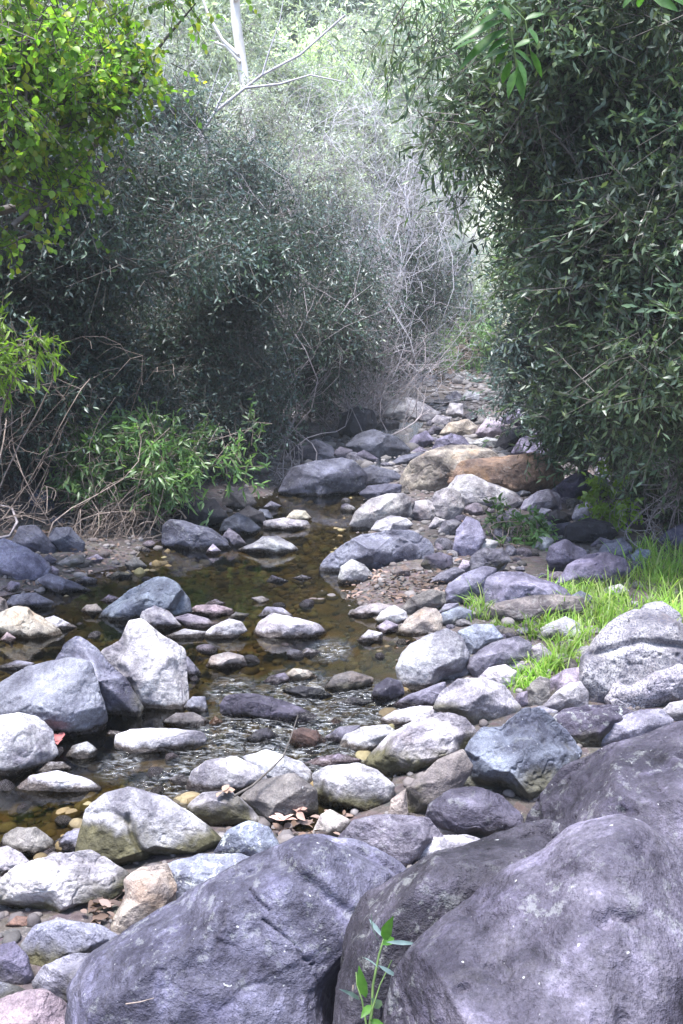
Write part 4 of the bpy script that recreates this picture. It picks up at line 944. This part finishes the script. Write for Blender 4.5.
# bare twig thickets
def thicket(name, label, cat, base, targets, n, mat, seed, r0=.012, kids=3, group=None, wob=.16, spread=.3, sag=0):
    lr = np.random.default_rng(seed); base = np.asarray(base, float); ps = []
    for i in range(n):
        c, r = targets[lr.integers(len(targets))]; e = np.asarray(c) - base + lr.normal(size=3) * r * .5
        s = np.array([lr.normal() * spread, lr.normal() * spread, -.1]); m_ = curve(s, e, lr, wob, 9, sag); ps.append((m_, np.linspace(r0 * lr.uniform(.6, 1.3), .003, 9)))
        for k in range(kids):
            j = lr.integers(2, 8); L = np.linalg.norm(e - s) * lr.uniform(.15, .4); d = norm(norm(m_[min(j + 1, 8)] - m_[j]) + lr.normal(size=3) * .7)
            c2 = curve(m_[j], m_[j] + d * L, lr, .14, 6); ps.append((c2, np.linspace(r0 * .4, .002, 6)))
            for k2 in range(2):
                j2 = lr.integers(1, 5); d2 = norm(d + lr.normal(size=3) * .8); ps.append((curve(c2[j2], c2[j2] + d2 * L * .5, lr, .15, 4), np.linspace(r0 * .22, .0015, 4)))
    V, Q = tubes(ps, 3); o = link(name, mesh_np(name, V, Q, mat, True, True), None, base); return tag(o, label, cat, group)
def tg(px, py, Y, rpx): return (atY(px, py, Y), rpx / F * Y)
thicket('bare_thicket', 'dense tangle of bare grey branches arching over the channel at the centre', 'bare shrub', gpx(330, 14.5), [tg(380,200,14.5,50), tg(340,240,14.3,55), tg(400,300,14.5,50), tg(350,310,14,45), tg(420,350,15,28)], 110, M_twigpale, 71, .007, 7)
thicket('bare_thicket', 'tall bare pale twigs reaching above the central tangle', 'bare shrub', gpx(345, 16), [tg(420,110,16,50), tg(360,130,16,60), tg(310,170,16,50), tg(440,190,16,35)], 80, M_twigpale, 72, .008, 7)
thicket('bare_thicket', 'bare drooping grey twigs hanging over the pale upstream slab', 'bare shrub', gpx(350, 13.2), [tg(340,365,13,35), tg(380,350,13.2,45), tg(430,352,13.5,35), tg(310,350,13,35)], 40, M_twig, 73, .010, 4, sag=-.12)
thicket('bare_thicket', 'bare twigs among the pale trees left of the white trunk', 'bare shrub', gpx(140, 15.5), [tg(150,100,15.5,40), tg(180,140,15.5,50), tg(130,50,15.5,50), tg(290,120,15.5,55)], 60, M_twigpale, 74, .008, 5)
thicket('bare_thicket', 'thin bare branches crossing in front of the dark blue green trees left of centre', 'bare shrub', gpx(240, 11.2), [tg(240,240,11.4,60), tg(300,280,11.6,55), tg(200,190,11.4,45), tg(340,330,12,40), tg(270,200,11.6,40)], 34, M_twig, 80, .009, 4)
thicket('dead_brush', 'dry bare brush of thin grey twigs on the left bank below the dark trees', 'dead brush', gpx(-10, 7.2), [tg(60,400,7.3,45), tg(90,440,7.6,40), tg(30,470,7.2,35), tg(40,520,6.8,28), tg(100,380,7.6,20)], 22, M_root, 75, .0055, 4, sag=-.1)
thicket('root_tangle', 'tangle of exposed brown roots and twigs under the fresh green shrub', 'roots', atY(140, 500, 7.7), [tg(95,545,7.1,18), tg(130,548,7.2,22), tg(158,545,7.4,16), tg(112,520,7.4,18), tg(150,512,7.6,22), tg(80,565,7.0,12)], 95, M_root, 76, .008, 3, spread=.22, sag=-.15)
thicket('hanging_roots', 'thin bare stems hanging in front of the overhanging dark boulder', 'roots', gpx(292, 9.9), [tg(298,420,9.9,10), tg(302,470,9.8,8), tg(293,500,9.8,6), tg(285,440,9.9,10), tg(350,485,9.9,5)], 14, M_twig, 77, .010, 2, spread=.06)
thicket('dead_brush', 'pale dead twigs at the foot of the right bank bushes', 'dead brush', gpx(700, 6.9), [tg(660,470,6.9,22), tg(650,500,6.9,18), tg(680,480,6.8,20), tg(640,515,6.8,14), tg(670,440,7,20)], 20, M_twig, 78, .007, 4, sag=-.1)
thicket('dead_sapling', 'small dark bare sapling standing among the far upstream boulders', 'sapling', gpx(379, 14.6), [tg(380,395,14.6,6), tg(392,400,14.6,8), tg(373,402,14.6,5)], 4, M_bark, 79, .03, 1, spread=.02, wob=.12)

# left bank fresh shrub etc.
tree('streamside_shrub', 'fresh light green shrub overhanging the pool on the left bank', 'shrub', gpx(150, 8.0), [lobe(95,470,7.6,34,.8), lobe(150,462,7.6,44,.75), lobe(205,462,7.8,40,.7), lobe(248,450,8,32,.7), lobe(120,450,8,36,.7)], M_bush, M_root, 350, ntw=4, nl=7, tl=.17, ll=.075, lw=.02, seed=51, trunk_r=.02, stems=4, nlimb=5, clr=.06, fine=True, split=0)
tree('streamside_shrub', 'sprig of fresh pale green leaves poking out at the left edge', 'shrub', gpx(-30, 6.3), [lobe(20,340,6.2,26,.6), lobe(52,350,6.2,12,.6), lobe(-10,360,6.2,24,1)], M_sap, M_root, 26, ntw=4, nl=8, tl=.16, ll=.07, lw=.016, seed=52, trunk_r=.015, nlimb=5, clr=.04, fine=True, split=0)
# upper left lime leaves of a tree standing outside the frame
tree('sycamore_tree', 'broad leaved tree with sunlit lime green foliage hanging in the top left corner', 'tree', gpx(-420, 6.0), [lobe(55,60,5.6,75,.8), lobe(105,105,5.6,40,.9), lobe(20,150,5.4,48,1.2), lobe(120,15,5.8,45,.5), lobe(15,230,5.4,17,.8), lobe(60,160,5.5,30,1), lobe(0,20,5.2,80), lobe(75,190,5.6,10,.5), lobe(180,2,5.8,22,.3), lobe(-120,60,5.4,90)], M_lime, M_bark, 520, ntw=4, nl=6, tl=.15, ll=.040, lw=.034, seed=53, trunk_r=.11, droop=.4, clr=.07, fine=True, split=6, nlimb=24)
# right bank small plants
tree('sapling', 'bright yellow green sapling leaning out at the foot of the right bushes', 'sapling', gpx(612, 7.6), [lobe(608,490,7.4,14,1.2), lobe(604,515,7.3,12,.7), lobe(622,505,7.4,10,1)], M_sap, M_root, 34, ntw=3, nl=6, tl=.10, ll=.055, lw=.028, seed=54, twigs=False, trunk_r=.008, nlimb=6, clr=.03, fine=True, split=0)
tree('weed', 'leafy pale green weed growing between the lavender rocks', 'plant', gpx(520, 7.0), [lobe(520,530,7.0,23,.9), lobe(515,558,6.9,22,.8), lobe(538,545,6.9,18,.9), lobe(500,515,7.1,8,1), lobe(522,572,6.7,16,.4)], M_bush, M_root, 110, ntw=3, nl=5, tl=.08, ll=.055, lw=.022, seed=55, twigs=False, trunk_r=.006, nlimb=7, clr=.03, fine=True, split=0, stems=3)
tree('weed', 'small green weed in front of the tall lavender grey rock', 'plant', gpx(478, 5.75), [lobe(477,600,5.7,10,1.2), lobe(474,618,5.6,9,.7)], M_bush, M_root, 20, ntw=3, nl=5, tl=.08, ll=.05, lw=.010, seed=56, twigs=False, trunk_r=.004, nlimb=4, clr=.02, fine=True, split=0)

# grass
def grass(name, label, polys, seed, hmax=.16):
    lr = np.random.default_rng(seed); C = []; Hs = []
    for (poly, n, hh) in polys:
        P_ = np.array(poly); k = 0
        while k < n:
            px = lr.uniform(P_[:,0].min(), P_[:,0].max()); py = lr.uniform(P_[:,1].min(), P_[:,1].max())
            if in_poly(px, py, poly):
                k += 1; d = ray(px, py); t = np.linspace(2.5, 12, 400); Q_ = CAM + (d / d[1]) * t[:, None]; C.append(Q_); Hs.append(hh)
    A = np.array(C); n = len(A); g_ = np.maximum(hgt(A[..., 0].ravel(), A[..., 1].ravel()).reshape(n, -1), -.01)
    k = np.argmax(A[..., 2] < g_, 1); B = A[np.arange(n), k]; B = np.repeat(B, 9, 0) + lr.normal(size=(n * 9, 3)) * [.028, .028, 0]; B[:, 2] = hgt(B[:, 0], B[:, 1]) - .005
    Hs = np.repeat(np.array(Hs), 9) * np.exp(lr.normal(-.35, .42, len(B))); n = len(B)
    az = lr.uniform(0, 6.3, n); L = np.stack([np.cos(az), np.sin(az), 0 * az], 1); bend = lr.uniform(.3, 1.25, n)[:, None]; S = np.stack([-L[:, 1], L[:, 0], 0 * az], 1)
    wd = lr.uniform(.0022, .0052, n)[:, None]; h_ = Hs[:, None]; vs = []
    for t, wv in ((0, 1), (.35, .95), (.7, .65), (1, 0)):
        c = B + np.array([0, 0, 1.]) * h_ * (t - .35 * bend * t * t) + L * h_ * bend * .8 * t * t
        vs += [c + S * wd * wv, c - S * wd * wv] if wv else [c]
    V = np.stack(vs, 1); T = np.array([[0,1,3],[0,3,2],[2,3,5],[2,5,4],[4,5,6]])
    o = link(name, mesh_np(name, V.reshape(-1, 3), (T[None] + (np.arange(n) * 7)[:, None, None]).reshape(-1, 3), M_grass)); tag(o, label, 'grass', None, 'stuff')
grass('grass', 'bright green grass growing between the rocks on the right side of the bar', [
    ([(640,545),(700,560),(700,650),(640,625),(600,640),(570,655),(590,610),(615,590)], 165, .18),
    ([(540,600),(600,590),(620,600),(590,640),(572,672),(540,690),(528,670),(560,650),(530,640)], 190, .11),
    ([(488,625),(560,612),(580,618),(560,635),(500,634)], 80, .05),
    ([(468,600),(486,600),(484,622),(468,622)], 22, .12), ([(525,585),(560,590),(600,580),(600,600),(560,612)], 60, .10), ([(510,660),(535,655),(530,690),(515,700)], 40, .07)], 91)
# leaf litter
def litter(name, label, n, samp, size, seed):
    lr = np.random.default_rng(seed); C = samp(lr, n); n = len(C); z = hgt(C[:, 0], C[:, 1]) + .008 + lr.random(n) * .02
    B = np.stack([C[:, 0], C[:, 1], z], 1); az = lr.uniform(0, 6.3, n); D = np.stack([np.cos(az), np.sin(az), lr.normal(0, .3, n)], 1); s = size * lr.uniform(.5, 1.4, n)
    V, T = leaves(B, D, norm(lr.normal(size=(n, 3)) * .4 + [0, 0, 1]), s, s * .45, True); o = link(name, mesh_np(name, V, T, M_dryleaf)); tag(o, label, 'leaf litter', None, 'stuff')
def s_beach(lr, n):
    out = []
    for (x0, x1, y0, y1, m) in ((345,445,572,604,.35),(430,520,500,600,.15),(395,430,640,670,.05),(280,345,820,840,.06),(80,130,880,930,.1),(20,120,530,600,.2),(110,160,720,745,.03),(180,260,620,640,.06)):
        for k in range(int(n * m)): p_ = hit(lr.uniform(x0, x1), lr.uniform(y0, y1)); out.append(p_[:2])
    return np.array(out)
litter('leaf_litter', 'brown dry leaves scattered over the gravel between the rocks', 900, s_beach, .04, 92)
def s_bank(lr, n):
    Y = lr.uniform(6, 32, n); l = lr.random(n) < .6
    x = np.where(l, np.interp(Y, YL, XL) - lr.uniform(-.2, 2.2, n), np.interp(Y, YL, XR) + lr.uniform(-.2, 2.2, n)); return np.stack([x, Y], 1)
litter('bank_leaf_litter', 'dry fallen leaves covering the earth banks', 9000, s_bank, .08, 93)
def s_end(lr, n): Y = lr.uniform(19, 33, n); return np.stack([np.interp(Y, YL, XL) + lr.uniform(-1.5, 3.5, n) * .7, Y], 1)
litter('far_leaf_litter', 'pale fallen leaves on the bank at the head of the stream', 4000, s_end, .13, 94)

# individual sticks and leaves
def stick(name, label, pts, r, mat, cat='twig'):
    P_ = np.array(pts); b = P_[0].copy(); V, Q = tubes([(P_ - b, np.linspace(r, r * .4, len(P_)))], 6); return tag(link(name, mesh_np(name, V, Q, mat, True, True), None, b), label, cat)
stick('twig', 'thin bent dark twig standing up from the pale rocks beside the riffle', [atY(234,796,2.95), atY(252,786,3.0), atY(270,770,3.05), atY(283,757,3.1), atY(291,737,3.15), atY(298,715,3.2)], .0045, M_bark)
stick('twig', 'long dark twig lying behind the speckled granite boulder in the grass', [atY(520,672,4.55), atY(545,669,4.6), atY(575,664,4.65), atY(600,666,4.7)], .006, M_bark)
stick('twig', 'short straight twig standing in front of the dark flank of the cracked slate boulder', [atY(353,1030,1.35), atY(354,1000,1.35), atY(353,985,1.36)], .003, M_root)
stick('twig', 'pale crossed twig lying at the foot of the cracked slate boulder', [atY(126,1004,1.34), atY(140,1002,1.33), atY(154,998,1.33)], .0013, M_root)
stick('branch', 'fallen bare branch curving down at the left edge of the bank', [atY(-10,540,6.9), atY(10,536,6.9), atY(17,522,6.95), atY(12,508,7.0), atY(0,505,7.05)], .015, M_twig, 'branch')
def dry_leaf(px, py, label, size, colr, seed, lift=.02):
    lr = np.random.default_rng(seed); p_ = hit(px, py); m, nt, pr = new_mat('fallen_leaf_red'); pr.inputs['Base Color'].default_value = (*colr, 1); pr.inputs['Roughness'].default_value = .6
    n = 5; az = lr.uniform(0, 6.3) + np.linspace(-1.6, 1.6, n); D = np.stack([np.cos(az), np.sin(az), .35 + lr.normal(0, .15, n)], 1)
    V, T = leaves(np.tile([0, 0, 0.], (n, 1)), D, norm(lr.normal(size=(n, 3)) * .3 + [0, 0, 1]), size * lr.uniform(.7, 1, n), size * .5, True)
    tag(link('fallen_leaf', mesh_np('fallen_leaf', V, T, m), None, p_ + [0, 0, lift]), label, 'leaf')
dry_leaf(60, 748, 'reddish lobed fallen leaf at the foot of the broad left boulder', .07, (.30,.10,.10), 1, .03)
dry_leaf(284, 838, 'large tan fallen leaf between the dark olive rock and the cracked slate boulder', .05, (.50,.33,.27), 2, .06)
dry_leaf(297, 829, 'curled brown fallen leaf under the small cream coloured stone', .05, (.28,.17,.14), 3, .06)
dry_leaf(224, 826, 'small brown leaf caught behind the lichen covered round rock', .05, (.30,.20,.15), 4, .12)

# foreground weed and overhanging sprig
def placed_leaves(name, label, cat, base, stems, lv, mat_for, depth):
    b = np.asarray(base, float); root = empty(name, b)
    V, Q = tubes([(np.array([atY(*p, depth + .01 * i) for i, p in enumerate(st)]) - b, np.linspace(r, r * .5, len(st))) for st, r in stems], 6)
    link('stem', mesh_np('stem', V, Q, M_stem, True, True), root); lr = np.random.default_rng(3)
    for (x0, y0, x1, y1, wpx, mk) in lv:
        dz = lr.uniform(-.05, .05); a = atY(x0, y0, depth); e = atY(x1, y1, depth + dz); D = (e - a)[None]; L = np.linalg.norm(D)
        V, T = leaves((a - b)[None], D, norm(np.array([[lr.normal() * .4, -.75, .65]])), [L], [wpx / F * depth], True)
        o = link('leaf', mesh_np('leaf', V, T, mat_for[mk], True), root)
    return tag(root, label, cat)
M_stem, _nt, _p = new_mat('green_stem'); _p.inputs['Base Color'].default_value = (.12, .19, .06, 1)
def plain_leaf(name, a, b_):
    m, nt, p = new_mat(name); g = N(nt); geo = g.node('ShaderNodeNewGeometry'); n = g.noise(geo.outputs['Position'], 60, 3); cc = g.mix(g.ramp(n, .35, .65), a, b_); g.lk(cc, p.inputs['Base Color']); p.inputs['Roughness'].default_value = .45
    tr = g.node('ShaderNodeBsdfTranslucent'); g.lk(g.mix(1.0, cc, (1.6, 1.8, .8), 'MULTIPLY'), tr.inputs[0]); mx = g.node('ShaderNodeMixShader'); mx.inputs[0].default_value = .4
    g.lk(p.outputs[0], mx.inputs[1]); g.lk(tr.outputs[0], mx.inputs[2]); g.lk(mx.outputs[0], nt.nodes['Material Output'].inputs['Surface']); return m
LG = plain_leaf('weed_leaf_green', (.05,.14,.02), (.09,.21,.035)); LB = plain_leaf('weed_leaf_blue', (.12,.18,.19), (.18,.25,.26)); LO = plain_leaf('overhang_leaf', (.035,.10,.015), (.06,.15,.03))
placed_leaves('weed', 'slender weed with green and blue grey leaves growing between the foreground boulders', 'plant', atY(368, 1040, 1.40), 
    [([(368,1040),(372,1010),(373,985),(379,955),(384,938)], .0028), ([(368,1035),(362,1000),(357,985),(356,972)], .0018), ([(372,1010),(380,985),(392,960)], .0015)],
    [(380,942,361,919,5,'b'), (384,938,367,917,5,'b'), (384,940,388,924,13,'g'), (386,942,418,943,5,'b'), (378,968,364,953,5,'b'), (378,965,400,978,5,'b'), (366,998,358,971,12,'g'), (371,998,386,1012,11,'b'), (371,1005,362,1016,9,'g'), (382,945,396,936,10,'g'), (360,1000,350,990,5,'b'), (370,1020,384,1026,8,'g')],
    {'g': LG, 'b': LB}, 1.30)
placed_leaves('overhanging_branch', 'leafy green branch tip hanging from the top edge at the centre right', 'branch', atY(500, -60, 3.0),
    [([(500,-60),(502,-20),(508,20),(514,50),(518,75)], .005), ([(502,-20),(480,10),(468,30)], .003), ([(505,0),(525,20),(532,60)], .003)],
    [(500,2,472,14,9,'g'),(504,12,474,22,9,'g'),(505,20,452,36,11,'g'),(506,28,455,62,12,'g'),(478,40,452,46,10,'g'),(508,30,489,38,9,'g'),(508,38,486,50,9,'g'),(510,50,482,54,9,'g'),(514,48,534,36,8,'g'),(514,50,536,62,9,'g'),(516,58,530,82,10,'g'),(517,66,524,98,10,'g'),(512,60,500,85,8,'g'),(525,20,545,10,8,'g'),(528,28,540,40,8,'g'),(516,70,506,96,9,'g'),(500,0,520,-6,9,'g'),(498,4,512,16,9,'g'),(505,-5,485,-2,9,'g'),(530,50,545,78,7,'g'),(510,42,492,66,9,'g')],
    {'g': LO}, 3.0)
placed_leaves('overhanging_branch', 'few broad green leaves at the top right edge of the photo', 'branch', atY(690, -60, 3.0), [([(690,-60),(660,-15),(640,-4)], .004)],
    [(650,-6,678,8,10,'g'),(640,-6,640,9,8,'g'),(660,-10,690,2,10,'g'),(635,-8,622,6,7,'g')], {'g': LO}, 3.0)

# ------------------------------------------------------------------ haze
def haze():
    me = bpy.data.meshes.new('haze'); bm = bmesh.new(); bmesh.ops.create_cube(bm, size=1); bm.to_mesh(me); bm.free()
    o = link('haze', me); o.scale = (830, 680, 130); o.location = (0, 275, 63.5 - 1.5 - .3)
    m = bpy.data.materials.new('haze'); m.use_nodes = True; nt = m.node_tree; nt.nodes.remove(nt.nodes['Principled BSDF'])
    v = nt.nodes.new('ShaderNodeVolumePrincipled'); v.inputs['Color'].default_value = (.84, .93, 1, 1); v.inputs['Density'].default_value = HAZE; v.inputs['Anisotropy'].default_value = 0.0
    nt.links.new(v.outputs[0], nt.nodes['Material Output'].inputs['Volume']); me.materials.append(m); tag(o, 'thin pale air haze over the valley', 'haze', None, 'stuff')
HAZE = 0.002
if HAZE > 0: haze()
print('verts', sum(len(o.data.vertices) for o in bpy.data.objects if o.type == 'MESH'))
